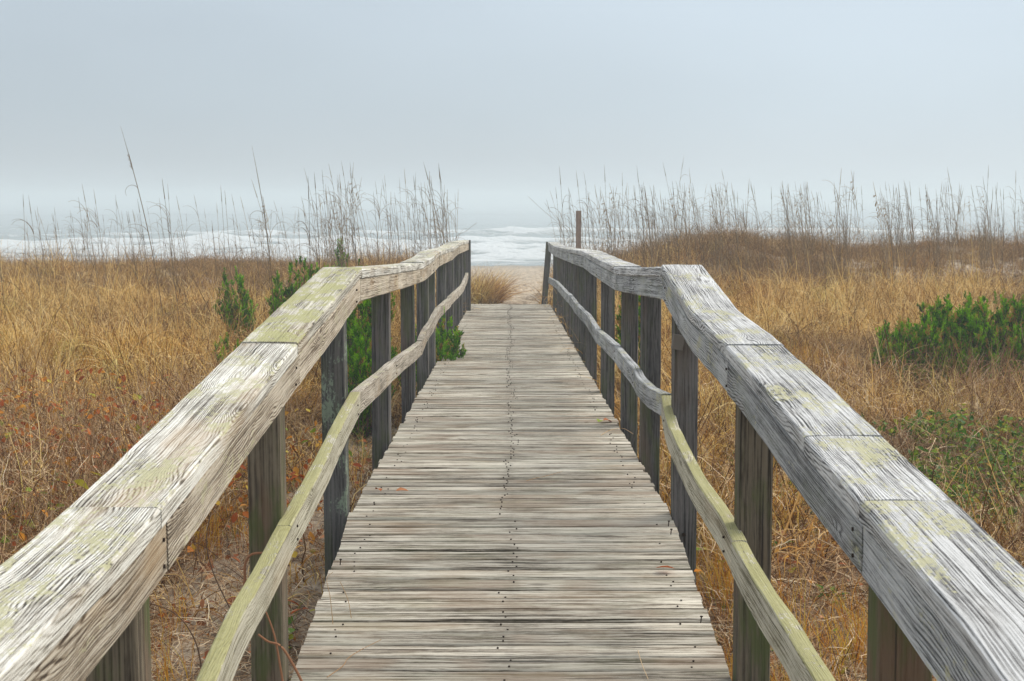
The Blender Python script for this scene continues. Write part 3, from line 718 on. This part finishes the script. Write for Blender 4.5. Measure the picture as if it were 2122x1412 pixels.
# orange-gold upright grass close to the boardwalk
og = [tuft_mesh('orange_tuft', [blades(22, .08, .12, .42, .004, (.0, .5), (.3, 1.6), 5, seed=400+i, kink=.2)], M['orange']) for i in range(4)]
gg = [tuft_mesh('green_tuft', [blades(12, .05, .12, .4, .0045, (.0, .5), (.4, 1.8), 5, seed=450+i, kink=.15)], M['green']) for i in range(3)]
x, y = region(9500, 4.6, 15, g_, .8); nn_ = noise2(x, y, .9, 12.)
keep = clear(x, y, .78) & (nn_ + g_.normal(0, .12, len(x)) + np.where((x < -1.3) & (y < 10.5), .14, 0) > .10)
keep &= ~((x < 0) & (x > -1.5) & (g_.random(len(x)) < .8))
keep |= clear(x, y, .78) & (x > 0) & (x < 1.15) & (y > 5) & (g_.random(len(x)) < .55)
keep &= ~(((x - 2.95)/1.0)**2 + ((y - 8.9)/1.5)**2 < 1)
x, y = x[keep], y[keep]; n = len(x)
scatter('orange_grass', og + gg, terr(x, y), g_.uniform(0, 6.28, n), g_.uniform(.5, 1.0, n), g_.normal(0, .1, (n, 2)), np.where(g_.random(n) < .8, g_.integers(0, 4, n), g_.integers(4, 7, n)))

# bramble tangle near the camera, left and right
br = [tuft_mesh('bramble_tangle', [blades(26, .30, .25, .75, .0046, (.5, 1.5), (-1.5, 2.8), 9, flop=.10, seed=500+i, kink=.55)], M['twig']) for i in range(6)]
x, y = region(3600, 3.2, 12.5, g_, .8, margin=1.0)
keep = clear(x, y, 1.0) & ~((x < 0) & (x > -1.6)) & ~((x > 0) & (x < 2.3) & (g_.random(len(x)) < .8))
keep &= (y < 10.5) | (noise2(x, y, .7, 2.) > 0)
keep &= ~((((x - 3.0)/1.3)**2 + ((y - 8.5)/1.7)**2 < 1) & (g_.random(len(x)) < .7))
x, y = x[keep], y[keep]; n = len(x)
scatter('bramble_tangle', br, terr(x, y) + np.stack([np.zeros(n), np.zeros(n), g_.uniform(0, .22, n)], -1), g_.uniform(0, 6.28, n), g_.uniform(.6, 1.1, n), g_.normal(0, .3, (n, 2)))

# straw litter lying on the sand
sw = [tuft_mesh('straw_litter', [blades(46, .22, .05, .26, .0036, (1.35, 1.6), (-.4, .5), 4, flop=.012, seed=600+i, kink=.35)], M['straw']) for i in range(6)]
x, y = region(9000, 2.8, 13, g_, .8, margin=1.0); keep = clear(x, y, .45) & ~((x < 0) & (x > -1.5) & (y > 4.5) & (g_.random(len(x)) < .55)) & (noise2(x, y, 1.7, 4.) > -.28); x, y = x[keep], y[keep]; n = len(x)
p_ = terr(x, y); p_[:, 2] += .03
scatter('straw_litter', sw, p_, g_.uniform(0, 6.28, n), g_.uniform(.6, 1.2, n), g_.normal(0, .08, (n, 2)))

# ------------------------------------------------------------------ leaves
def leaf_mesh(name, mat, Lf=.05, Wf=.035, fold=.25, curl=.2, rn=.5, seed=0, pointy=.8):
    st_ = [(0, .05), (.15, .55), (.4, 1.0), (.68, .78), (.88, .35), (1, 0.02)]
    V = []; 
    for t, w__ in st_:
        xx = t*Lf; zc = -curl*Lf*t*t; hw = w__*Wf/2
        V += [(xx, -hw, zc + fold*hw), (xx, 0, zc), (xx, hw, zc + fold*hw)]
    Fc = []
    for i in range(len(st_)-1):
        a = i*3; Fc += [(a, a+1, a+4, a+3), (a+1, a+2, a+5, a+4)]
    return mesh(name, V, Fc, mat, True, {'rnd': np.full(len(V), rn)})
GL = [leaf_mesh('leaf', M['leaf_green'], .045 + .01*(i % 3), .036 + .006*(i % 2), .3, .15*(i % 3), rn=i/6) for i in range(7)]
RL = [leaf_mesh('leaf', M['leaf_red'], .045 + .01*(i % 3), .034, .3, .25, rn=i/6) for i in range(7)]
DL = [leaf_mesh('fallen_leaf', M['leaf_dead'], .06 + .015*(i % 3), .04, .5, .5*(i % 3) - .2, rn=i/6) for i in range(7)]

# catbrier thickets: things with stems and leaves as parts; extra leaves beyond ~280 joined
def thicket(name, label, cat, cx, cy, rx, ry, h, nstem, nleaf, meshes, seed, nextra=0, mat_extra=None, group=None, size=1.0):
    g_ = np.random.default_rng(seed); cz = float(ground(cx, cy))
    t = empty(name, (cx, cy, cz)); tag(t, label, cat, group)
    paths = []; tips = []
    for i in range(nstem):
        a = g_.uniform(0, 6.28); r_ = math.sqrt(g_.random()); x0 = rx*r_*math.cos(a); y0 = ry*r_*math.sin(a)
        z0 = float(ground(cx+x0, cy+y0)) - cz; d = g_.uniform(0, 6.28); Ls = g_.uniform(.3, .8)
        pts = []; hh = g_.uniform(.3, 1)*h
        for k in range(6):
            u = k/5; pts.append((x0 + math.cos(d)*Ls*u + g_.normal(0, .03), y0 + math.sin(d)*Ls*u + g_.normal(0, .03), z0 + hh*math.sin(u*2.4) + g_.normal(0, .012)))
        paths.append(spl(pts, 3)); tips += paths[-1][4:]
    V, Fc = tubes(paths, .0022, .0011, 4)
    link('stem', mesh('stem', np.array([tuple(v) for v in V]), Fc, M['bark'], False, {'rnd': g_.random(len(V))}), t)
    for i in range(nleaf):
        p = tips[g_.integers(0, len(tips))]
        o = link('leaf', meshes[g_.integers(0, len(meshes))], t, (p[0] + g_.normal(0, .01), p[1] + g_.normal(0, .01), p[2] + g_.uniform(0, .015)),
                 (g_.normal(0, .5), g_.normal(-.1, .5), g_.uniform(0, 6.28)))
        o.scale = (s_ := size*g_.uniform(.6, 1.25), s_, s_)
    if nextra:
        Vs = []; Fs = []; A = []; o0 = 0
        src = meshes[2]; vb = np.array([v.co[:] for v in src.vertices]); fb = np.array([p.vertices[:] for p in src.polygons])
        for i in range(nextra):
            p = tips[g_.integers(0, len(tips))]
            Rm = np.array(Euler((g_.normal(0, .6), g_.normal(0, .6), g_.uniform(0, 6.28))).to_matrix())
            Vs.append(vb @ Rm.T * (size*g_.uniform(.5, 1.1)) + np.array([p[0] + g_.normal(0, .03), p[1] + g_.normal(0, .03), p[2] + g_.normal(0, .02)]))
            Fs.append(fb + o0); o0 += len(vb); A.append(np.full(len(vb), g_.random()))
        tag(link('leaf_mass', mesh('leaf_mass', np.concatenate(Vs), np.concatenate(Fs), mat_extra or src.materials[0], False, {'rnd': np.concatenate(A)}), t), kind='stuff')
    return t
thicket('catbrier_thicket', 'low glossy green catbrier thicket in the grass right of the right handrail', 'shrub', 3.05, 8.6, 1.3, 1.6, .32, 190, 290, GL + RL[4:], 5, 7500, size=.85)
thicket('catbrier_thicket', 'sparse thicket of red and orange leaves in the grass at the left edge', 'shrub', -3.0, 9.6, 1.3, 1.6, .50, 120, 290, RL[2:] + GL[4:], 6, 1100, size=1.05)
thicket('catbrier_thicket', 'rust red leafy bramble just left of the near left handrail', 'shrub', -2.0, 7.9, .85, 1.1, .42, 80, 240, RL[1:] + GL[3:], 7, 500, size=1.05)
thicket('catbrier_thicket', 'few green vine leaves in dry brush at the lower left edge', 'vine', -2.35, 6.6, .45, .6, .42, 16, 46, GL, 8)
thicket('low_vine', 'small green vine creeping on shaded sand between left posts and planks', 'vine', -.86, 5.6, .16, 1.1, .12, 26, 70, GL, 9, size=.9)
thicket('low_vine', 'yellow green vine with brown leaves behind the left lichened post', 'vine', -.84, 7.0, .12, .6, .16, 12, 34, GL[3:] + RL, 10)
thicket('low_vine', 'low green weeds at the foot of the right posts', 'weed', .95, 6.0, .2, 1.2, .12, 20, 50, GL, 12, size=.9)
thicket('low_vine', 'scattered green and orange creeper leaves outside the near right handrail', 'vine', 2.4, 7.0, .6, .7, .14, 26, 60, GL + RL[4:], 13)
for (px, py, lab, sd_) in ((600, 872, 'small bright green weed on sand seen under the left handrail', 1), (1722, 1245, 'bright green weed rosette on litter right of the near right post', 2), (1612, 1140, 'small green sprig beside the near right post', 3)):
    p = on_ground(px, py + 14); t = empty('green_weed', p); tag(t, lab, 'weed'); g2 = np.random.default_rng(sd_)
    nl = 18 if sd_ != 3 else 8
    for k in range(nl):
        a = k*2.4; r_ = .012*math.sqrt(k); o = link('leaf', GL[k % 3], t, (r_*math.cos(a), r_*math.sin(a), .02 + .05*g2.random()), (g2.normal(0, .2), -.5 + g2.normal(0, .3), a)); o.scale = (.9, .7, .9)
    V, Fc = tubes([[(0, 0, -.02), (.003, 0, .03), (.005, .002, .07)]], .003, .0015); link('stem', mesh('stem', V, Fc, M['bark'], False, {'rnd': np.zeros(len(V))}), t)

x, y = region(5200, 3.0, 11.5, g2, .8, margin=1.0); keep = clear(x, y, .8) & (noise2(x, y, 1.3, 9.) > -.1); x, y = x[keep], y[keep]; n = len(x)
p_ = terr(x, y); p_[:, 2] += g2.uniform(.02, .10, n)
scatter('leaf_litter', DL + RL[:5], p_, g2.uniform(0, 6.28, n), g2.uniform(.35, .85, n), g2.normal(0, .6, (n, 2)), g2.integers(0, 12, n))
# fallen leaves on the near ground
g_ = np.random.default_rng(77); cnt = 0
while cnt < 150:
    px = g_.uniform(0, 2122); py = g_.uniform(850, 1412)
    if 560 < px < 1500: continue
    p = on_ground(px, py)
    if p.y > 11 or abs(p.x) < .72: continue
    o = link('fallen_leaf', DL[g_.integers(0, 7)], None, p + Vector((0, 0, .035 + .02*g_.random())), (g_.normal(0, .5), g_.normal(0, .5), g_.uniform(0, 6.28)))
    tag(o, 'curled rust brown dead leaf lying on the straw beside the boardwalk', 'leaf', 'fallen leaves on the ground'); cnt += 1
    sc_ = g_.uniform(.6, 1.25); o.scale = (sc_,)*3
# leaves and twigs on the planks
for (px, py, me, rz, sc_, lab) in ((1240, 879, GL[5], 1.2, 1.0, 'yellow green leaf lying on the deck near the right edge'), (1250, 876, DL[2], .6, .9, 'brown leaf beside the yellow green one on the deck'),
                              (1398, 1186, RL[1], 3.0, 1.15, 'dark red leaf on the right edge of the deck'), (1438, 1192, RL[3], .2, .6, 'small orange leaf tip on the right plank ends'),
                              (820, 1024, DL[4], .1, .7, 'small orange brown leaf on the left of the deck'), (789, 1024, DL[1], 2.0, .7, 'curled pale leaf on the left edge of the deck')):
    p = on_deck(px, py); o = link('fallen_leaf', me, None, p + Vector((0, 0, .012)), (.25, -.25, rz)); o.scale = (sc_,)*3
    tag(o, lab, 'leaf')
for pts, lab in ((((690, 1298), (684, 1240), (677, 1205), (690, 1190)), 'thin dry upright stem at the left plank ends'),
                 (((728, 1285), (722, 1250), (712, 1225), (705, 1210)), 'short straw stalk standing by the left plank ends'),
                 (((678, 1408), (710, 1385), (722, 1368), (750, 1350), (790, 1330)), 'long bent straw lying across the near planks'),
                 (((1322, 1352), (1330, 1380), (1343, 1412)), 'thin straight straw on the near right planks'),
                 (((1090, 1000), (1110, 994), (1130, 990), (1165, 980)), 'small zigzag straw on the deck'),
                 (((1245, 905), (1262, 895), (1290, 890), (1312, 902)), 'hair thin stem at the right plank edge')):
    pp = [on_deck(*q) for q in pts]
    if 'stand' in lab or 'upright' in lab: b0 = pp[0]; pp = [PY(q[0], q[1], b0.y) for q in pts]
    V, Fc = tubes([spl([q + Vector((0, 0, .006)) for q in pp], 4)], .0013, .0008, 4)
    tag(link('straw', mesh('straw', V, Fc, M['straw'], False, {'rnd': np.full(len(V), .6)})), lab, 'straw')

# woody vine climbing on the near left post
vt = empty('woody_vine', (-.75, 3.7, float(ground(-.75, 3.7)))); tag(vt, 'bare reddish brown vine curling round the foot of the near left post', 'vine')
for pts, Y, r0 in ((((545, 1146), (520, 1150), (508, 1170), (507, 1205), (500, 1260), (488, 1330), (478, 1412), (470, 1470)), 3.78, .0048),
                   (((551, 1268), (565, 1305), (573, 1338), (582, 1390), (590, 1440)), 3.72, .0036),
                   (((535, 1315), (556, 1330), (580, 1338), (600, 1365), (625, 1412), (640, 1450)), 3.7, .0042)):
    V, Fc = tubes([[q - vt.location for q in spl([PY(*q, Y) for q in pts], 5)]], r0*.7, r0, 6)
    link('stem', mesh('stem', V, Fc, M['vine_wood'], True, {'rnd': np.full(len(V), .5)}), vt)
for pts, Y, lab in ((((437, 1062), (428, 1110), (431, 1150), (447, 1200), (466, 1240), (480, 1278)), 5.6, 'dark green thorny stem arching behind the near left handrail'),
                    (((468, 940), (462, 980), (466, 1020)), 7.6, 'short bare brown twig standing on the sand under the left rail'),
                    (((310, 1250), (360, 1270), (395, 1310), (415, 1370)), 5.0, 'long bent brown stem over the litter in the lower left')):
    pp = [PY(*q, Y) for q in pts]; b0 = pp[-1]; gz = float(ground(b0.x, b0.y)); pp.append(Vector((b0.x + .02, b0.y, min(gz, b0.z) - .02)))
    V, Fc = tubes([spl(pp, 5)], .0018, .0032, 5)
    tag(link('bare_stem', mesh('bare_stem', V, Fc, M['bark'], True, {'rnd': np.full(len(V), .5)})), lab, 'stem')

# ------------------------------------------------------------------ cedar shrubs
def cedar(label, X, Y, h, rx, ry, nplume, seed, lean=(0, 0), brown=.1, base_z=None, dens=1.0):
    g_ = np.random.default_rng(seed); z0 = float(ground(X, Y)) if base_z is None else base_z
    t = empty('cedar_shrub', (X, Y, z0)); tag(t, label, 'shrub')
    link('trunk', (lambda q: mesh('trunk', q[0], q[1], M['bark'], True, {'rnd': np.full(len(q[0]), .3)}))(tubes([[(0, 0, -.08), (lean[0]*.2, lean[1]*.2, h*.25), (lean[0]*.5, lean[1]*.5, h*.55)]], .018, .007, 6)), t)
    Vs = []; As = []; paths = []
    for i in range(nplume):
        a = g_.uniform(0, 6.28); r_ = math.sqrt(g_.random())
        ex, ey = rx*r_*math.cos(a), ry*r_*math.sin(a)
        hh = h*(1 - .35*r_*r_)*g_.uniform(.62, 1.02)
        zb = h*g_.uniform(.0, .35)*r_
        p0 = np.array([ex*.35, ey*.35, zb*.5 + .02]); p3 = np.array([ex + lean[0]*hh/h, ey + lean[1]*hh/h, hh])
        p1 = p0 + np.array([ex*.5, ey*.5, hh*.2])
        paths.append([tuple(p0), tuple(p1), tuple(p0*.3 + p3*.7), tuple(p3)])
        nb = int(max(7, 34*hh*dens)); per = 34
        ub = g_.random(nb)**.75; ub[-1] = 1; 
        bz = lambda u: ((1-u)**2)[:, None]*p0 + (2*u*(1-u))[:, None]*p1 + (u**2)[:, None]*p3
        cb = bz(ub); ab = g_.uniform(0, 6.28, nb); ob = np.stack([np.cos(ab), np.sin(ab), np.zeros(nb)], -1)
        db = ob*g_.uniform(.25, .75, nb)[:, None] + np.array([0, 0, 1.0]); db[-1] = (0, 0, 1); db /= np.linalg.norm(db, axis=1)[:, None]
        lb = g_.uniform(.06, .20, nb)*(1.15 - .6*ub)
        for j in range(0, nb, 3): paths.append([tuple(cb[j]), tuple(cb[j] + db[j]*lb[j]*.8)])
        k_ = np.repeat(np.arange(nb), per); n = len(k_); u = g_.random(n)
        aa = g_.uniform(0, 6.28, n); out_ = np.stack([np.cos(aa), np.sin(aa), np.zeros(n)], -1)
        c = cb[k_] + db[k_]*(lb[k_]*u)[:, None] + out_*(.013*(1.1 - u)*g_.random(n))[:, None]
        d = out_*.6 + db[k_]*1.0 + g_.normal(0, .2, (n, 3)); d /= np.linalg.norm(d, axis=1)[:, None]
        Ln = g_.uniform(.012, .034, n); wv = .0056
        s_ = np.cross(d, g_.normal(0, 1, (n, 3))); s_ /= np.linalg.norm(s_, axis=1)[:, None]
        q = np.stack([c - s_*wv*.5, c + s_*wv*.5, c + d*Ln[:, None]*.6 + s_*wv*.55, c + d*Ln[:, None], c + d*Ln[:, None]*.55 - s_*wv*.55], 1)
        Vs.append(q.reshape(-1, 3))
        tb = (g_.random(nb) < brown*1.6) & (ub > .55)
        rv = np.where(tb[k_], g_.uniform(.88, 1, n), np.clip(.12 + .45*g_.random(nb)[k_] + .3*u*g_.random(n), 0, .84))
        As.append(np.repeat(rv, 5))
    V = np.concatenate(Vs); Fc = np.arange(len(V)).reshape(-1, 5)
    link('foliage', mesh('foliage', V, Fc, M['cedar'], False, {'rnd': np.concatenate(As)}), t)
    tv, tf = tubes(paths, .006, .002, 4); link('branches', mesh('branches', tv, tf, M['bark'], False, {'rnd': np.full(len(tv), .2)}), t)
    return t
cedar('broad dark green cedar shrub with upright sprays in the grass far right', 4.0, 12.5, .92, .86, .5, 330, 1, brown=.12)
cedar('cedar shrub with reddish brown tips cut by the right edge of the photo', 4.95, 12.7, 1.2, .60, .5, 190, 2, brown=.4)
cedar('slim small cedar leaning left in the grass, leftmost of the green shrubs', -2.98, 16.0, .88, .24, .2, 26, 3, lean=(-.12, 0), brown=.1)
cedar('bushy young cedar standing in grass just behind the left corner of the handrail', -2.28, 15.6, 1.02, .42, .35, 55, 4, lean=(.12, 0), brown=.06)
cedar('low cedar sprout in grass below the slim one, left of the handrail', -2.55, 13.2, .42, .25, .2, 10, 14, brown=.1)
cedar('tiny dark cedar on the dune crest above the left handrail', -2.85, 24.5, .80, .13, .13, 8, 5, brown=.05)
cedar('dense cedar filling the gap between the left posts below the handrail', -1.12, 11.0, .92, .26, .5, 60, 6, brown=.04)
cedar('cedar shrub whose tips rise just above the left handrail', -1.45, 13.4, 1.10, .40, .5, 50, 7, brown=.1)
cedar('bright green cedar reaching over the left edge of the deck', -.80, 12.7, .80, .28, .6, 75, 8, lean=(.20, -.1), brown=.1)
cedar('narrow cedar seen between the right posts under the handrail', 1.08, 12.6, .95, .16, .3, 34, 9, brown=.08)

# grass clump at the foot of the deck on the left, wisps on the right
def clump(name, label, X, Y, n, r, L0, L1, lean, curl, mat, seed, bias=None, w_=.0045):
    v, f, a = blades(n, r, L0, L1, w_, lean, curl, 8, seed=seed, kink=.1, bias=bias)
    o = link(name, mesh(name, v, f, mat, False, {'rnd': a}), None, (X, Y, float(ground(X, Y)))); tag(o, label, 'grass'); return o
clump('grass_clump', 'bushy tan grass clump spilling over the sand at the left end of the deck', -.50, 23.3, 1500, .36, .35, .80, (.1, 1.0), (.4, 1.5), M['dry'], 1, (0.0, .6), w_=.007)
clump('grass_clump', 'second tan grass clump behind the first at the left side of the sandy gap', -.70, 24.8, 900, .36, .3, .8, (.1, .9), (.4, 1.5), M['dry'], 2, (0, .4))
clump('grass_clump', 'sparse wisps of grass leaning from the right end of the deck', .62, 22.9, 60, .12, .3, .7, (.2, .9), (.3, 1.4), M['dry'], 3, (3.14, .7))
for k, (X, Y) in enumerate(((.98, 18), (.95, 16.5), (.9, 20))):
    clump('grass_clump', ['yellow grass tuft growing between far right posts', 'green yellow grass tuft beside middle right posts', 'pale grass tuft near the last right posts'][k], X, Y, 60, .1, .3, .75, (.0, .4), (.1, 1.2), M['green' if k != 2 else 'dry'], 10+k, (3.14, .4))
for k, (X, Y, lab) in enumerate(((.86, 7.6, 'arching orange grass tuft spilling onto the deck edge by the right posts'), (-1.15, 8.8, 'arching brown grass behind the second left post'), (-.95, 9.8, 'yellow green grass blades between the left posts'),
                                 (2.7, 10.9, 'arching pale grass fringe in front of the broad cedar'), (3.6, 11.3, 'curved tan grass fringe before the cedars at right'))):
    clump('grass_clump', lab, X, Y, (60, 120, 40, 220, 260)[k], (.1, .25, .1, .5, .5)[k], .3, .7, (.1, .8), (.8, 2.4), M[('orange', 'dry', 'green', 'dry', 'dry')[k]], 30+k)

# ------------------------------------------------------------------ sea oats
def oat_mesh(seed, nleaf=4, spike=True, hgt=1.3, rad=.0038, flip=None, parts=False, seeds=False):
    g_ = np.random.default_rng(seed); lx = -g_.uniform(.04, .22) if g_.random() < .8 else g_.uniform(0, .12); ly = g_.normal(0, .06)
    P_ = lambda u: Vector((lx*u*(.5+.5*u)*hgt, ly*u*hgt, hgt*u))
    st_ = [P_(k/8) for k in range(9)]; V, Fc = tubes([st_[:8]], rad, rad*.45, 4)
    V2, F2 = tubes([[P_(7/8 - .0), P_(.92), P_(.96), P_(1)]], rad*1.1, rad*.25, 4)
    stem = (V, Fc); sp_ = (V2, F2)
    lv = []
    for k in range(nleaf):
        u0 = g_.uniform(.12, .75); d = (math.pi + g_.normal(0, .6)) if g_.random() < .75 else g_.normal(0, .7)
        Ln = g_.uniform(.22, .45)*hgt/1.3; p = P_(u0); th = g_.uniform(.15, .4); n = 9; pts = []; cu = g_.uniform(1.6, 3.0)
        for i in range(n):
            pts.append(p.copy()); p = p + Vector((math.cos(d)*math.sin(th), math.sin(d)*math.sin(th), math.cos(th)))*(Ln/n); th += cu/n*(.6 + i/n)
        lv.append(tubes([pts], rad*.75, rad*.25, 3))
    sd_ = []
    if seeds:
        for k in range(9):
            q = P_(g_.uniform(.72, .9)); e = q + Vector((-g_.uniform(.01, .03), 0, g_.uniform(-.03, .02)))
            sd_.append(tubes([[q, e, e + Vector((-.004, 0, -.016))]], rad*.4, rad*1.6, 4))
    if parts: return stem, sp_, lv, sd_
    allp = [stem, sp_] + lv + sd_; V = []; Fc = []
    for v, f in allp: o = len(V); V += v; Fc += [tuple(i+o for i in q) for q in f]
    return mesh('sea_oat', V, Fc, M['oat'], False, {'rnd': g_.uniform(.0, .9)*np.ones(len(V))})
# two tall nearer stalks, built in parts
def tall_oat(label, pix_base, pix_tip, Y, seed, leaves, head=False):
    b0 = PY(*pix_base, Y); t0 = PY(*pix_tip, Y); gz = float(ground(b0.x, Y)); 
    d = (t0 - b0); b1 = b0 - d.normalized()*max(0, (b0.z - gz)/max(.1, d.normalized().z)); H = (t0 - b1)
    e = empty('sea_oat', b1); tag(e, label, 'sea oat')
    bow = Vector((.05, 0, .03)); f = lambda u: H*u + bow*math.sin(u*math.pi)
    for nm, a, b_, r0, r1 in (('stem', 0, .8, .0062, .0034), ('seed_spike', .8, 1.0, .0042, .0008)):
        V, Fc = tubes([[f(a + (b_-a)*k/10) for k in range(11)]], r0, r1, 5); link(nm, mesh(nm, V, Fc, M['oat'], True, {'rnd': np.full(len(V), .35)}), e)
    for (u0, Ln, cu, th) in leaves:
        p = f(u0); pts = []; 
        for i in range(12): pts.append(p.copy()); p = p + Vector((-math.sin(th), 0, math.cos(th)))*(Ln/12); th += cu/12
        V, Fc = tubes([pts], .0032, .0012, 4); link('leaf_blade', mesh('leaf_blade', V, Fc, M['oat'], True, {'rnd': np.full(len(V), .3)}), e)
    if head:
        g_ = np.random.default_rng(seed); V = []; Fc = []
        for k in range(16):
            q = f(.80 + .06*g_.random()); v, fc = tubes([[q, q + Vector((-g_.uniform(.005, .03), g_.normal(0, .01), g_.uniform(.02, .06)))]], .0008, .0018, 3); o = len(V); V += v; Fc += [tuple(i+o for i in z) for z in fc]
        link('seed_head', mesh('seed_head', V, Fc, M['oat'], False, {'rnd': np.full(len(V), .3)}), e)
tall_oat('tallest sea oat stalk leaning left above the left dune, with one curled leaf', (338, 680), (250, 262), 15.0, 1, ((.72, .24, 3.4, .75), (.52, .34, 2.3, .5), (.38, .30, 2.2, .6)), True)
tall_oat('second tallest sea oat stalk, upright, left of the left handrail corner', (564, 665), (522, 302), 15.5, 2, ((.66, .26, 2.9, .8), (.45, .30, 2.4, .6)))
OATS = [oat_mesh(700+i, nleaf=3 + i % 4, hgt=1.25, seeds=(i == 3)) for i in range(20)]
g_ = np.random.default_rng(99)
NOAT = [0]; EXTRA = []
def put_oat(px, ptip, Y, group, label, extra=False):
    base = PY(px, 500, Y); gz = float(ground(base.x, Y)); tip = PY(px, ptip, Y).z
    s_ = (tip - gz)/1.25
    if s_ < .25 or (abs(base.x) < .9 and Y > 22.3): return
    if extra: EXTRA.append((base.x, Y, gz - .02, s_)); return
    o = link('sea_oat', OATS[g_.integers(0, 20)], None, (base.x, Y, gz - .02), (g_.normal(0, .03), g_.normal(0, .04), g_.normal(0, .35))); 
    o.scale = (min(s_, 1.25), min(s_, 1.25), s_); tag(o, label, 'sea oat', group)
# left: tips traced from the photograph
left = [(8, 375, 18), (50, 400, 22), (82, 402, 17), (88, 425, 26), (130, 440, 26), (183, 405, 20), (206, 378, 19), (222, 388, 21), (245, 402, 25), (265, 410, 26), (150, 432, 27), (160, 440, 28),
        (308, 410, 22), (320, 425, 27), (343, 408, 24), (358, 378, 21), (370, 366, 17), (400, 402, 22), (428, 402, 24), (440, 430, 27), (455, 418, 25), (468, 380, 19), (478, 392, 22), (505, 400, 25), (530, 405, 24), (545, 430, 27),
        (560, 405, 21), (575, 402, 24), (590, 366, 18), (638, 362, 15), (604, 410, 26), (620, 430, 28), (650, 425, 27)]
for px, tp, Y in left: put_oat(px, tp, Y, 'sea oats along the left dune', 'thin dry sea oat stalk standing on the left dune')
for k in range(120):
    px = g_.uniform(-20, 700); put_oat(px, g_.uniform(425, 500), g_.uniform(21, 29.5), 'sea oats along the left dune', 'thin dry sea oat stalk standing on the left dune', k >= 40)
for k in range(105):
    px = g_.uniform(655, 945); put_oat(px, 500 - abs(g_.normal(70, 35)) - 20, g_.uniform(22, 30), 'sea oats behind the far left handrail', 'pale sea oat stalk in the cluster behind the far left handrail', k >= 45)
for px, tp in ((720, 335), (740, 330), (752, 352), (675, 345), (850, 345), (905, 362), (918, 380), (800, 372), (700, 372), (830, 366)):
    put_oat(px, tp, g_.uniform(23, 27), 'sea oats behind the far left handrail', 'pale sea oat stalk in the cluster behind the far left handrail')
for px, tp in ((1128, 362), (1175, 342), (1215, 350), (1240, 352), (1262, 340), (1290, 355), (1345, 340), (1392, 322), (1412, 330), (1450, 345), (1517, 350), (1548, 368), (1630, 372), (1725, 345), (1760, 352), (1788, 350), (1850, 372), (1905, 380), (1990, 345), (2035, 340), (2060, 362), (2100, 350), (2118, 335), (1575, 382), (1665, 385)):
    put_oat(px, tp, g_.uniform(21, 27), 'sea oats along the right dune', 'thin dry sea oat stalk standing on the right dune')
for k in range(640):
    px = g_.uniform(1115, 2150)
    if k >= 125 and mnoise.noise(Vector((px*.02, 3.3, 0))) < -.28: continue
    if k >= 90 and 1150 < px < 1255 and g_.random() < .75: continue
    put_oat(px, min(485, 372 + abs(g_.normal(0, 58))), g_.uniform(22, 29.5), 'sea oats along the right dune', 'thin dry sea oat stalk standing on the right dune', k >= 125)
E_ = np.array(EXTRA); scatter('sea_oat_mass', OATS, E_[:, :3], g_.normal(0, .35, len(E_)), E_[:, 3], g_.normal(0, .03, (len(E_), 2)), g_.integers(0, 20, len(E_)))
# three bent stems that cross the gap
for pts, Y, lab in ((((1095, 408), (1130, 440), (1180, 480), (1205, 502)), 23.5, 'long stem slanting left over the end of the right handrail'), (((1128, 420), (1150, 450), (1180, 490)), 23.6, 'thin slanting stem near the brown stake'), (((988, 462), (965, 480), (940, 505)), 21.2, 'single stem poking right above the left handrail end')):
    pp = [PY(*q, Y) for q in pts]; b0 = pp[-1]; pp.append(Vector((b0.x + (.2 if pts[0][0] > 1000 else -.2), b0.y, float(ground(b0.x + .2, b0.y)))))
    V, Fc = tubes([spl(pp, 4)], .002, .004, 4); tag(link('bare_stem', mesh('bare_stem', V, Fc, M['oat'], True, {'rnd': np.full(len(V), .3)})), lab, 'stem')
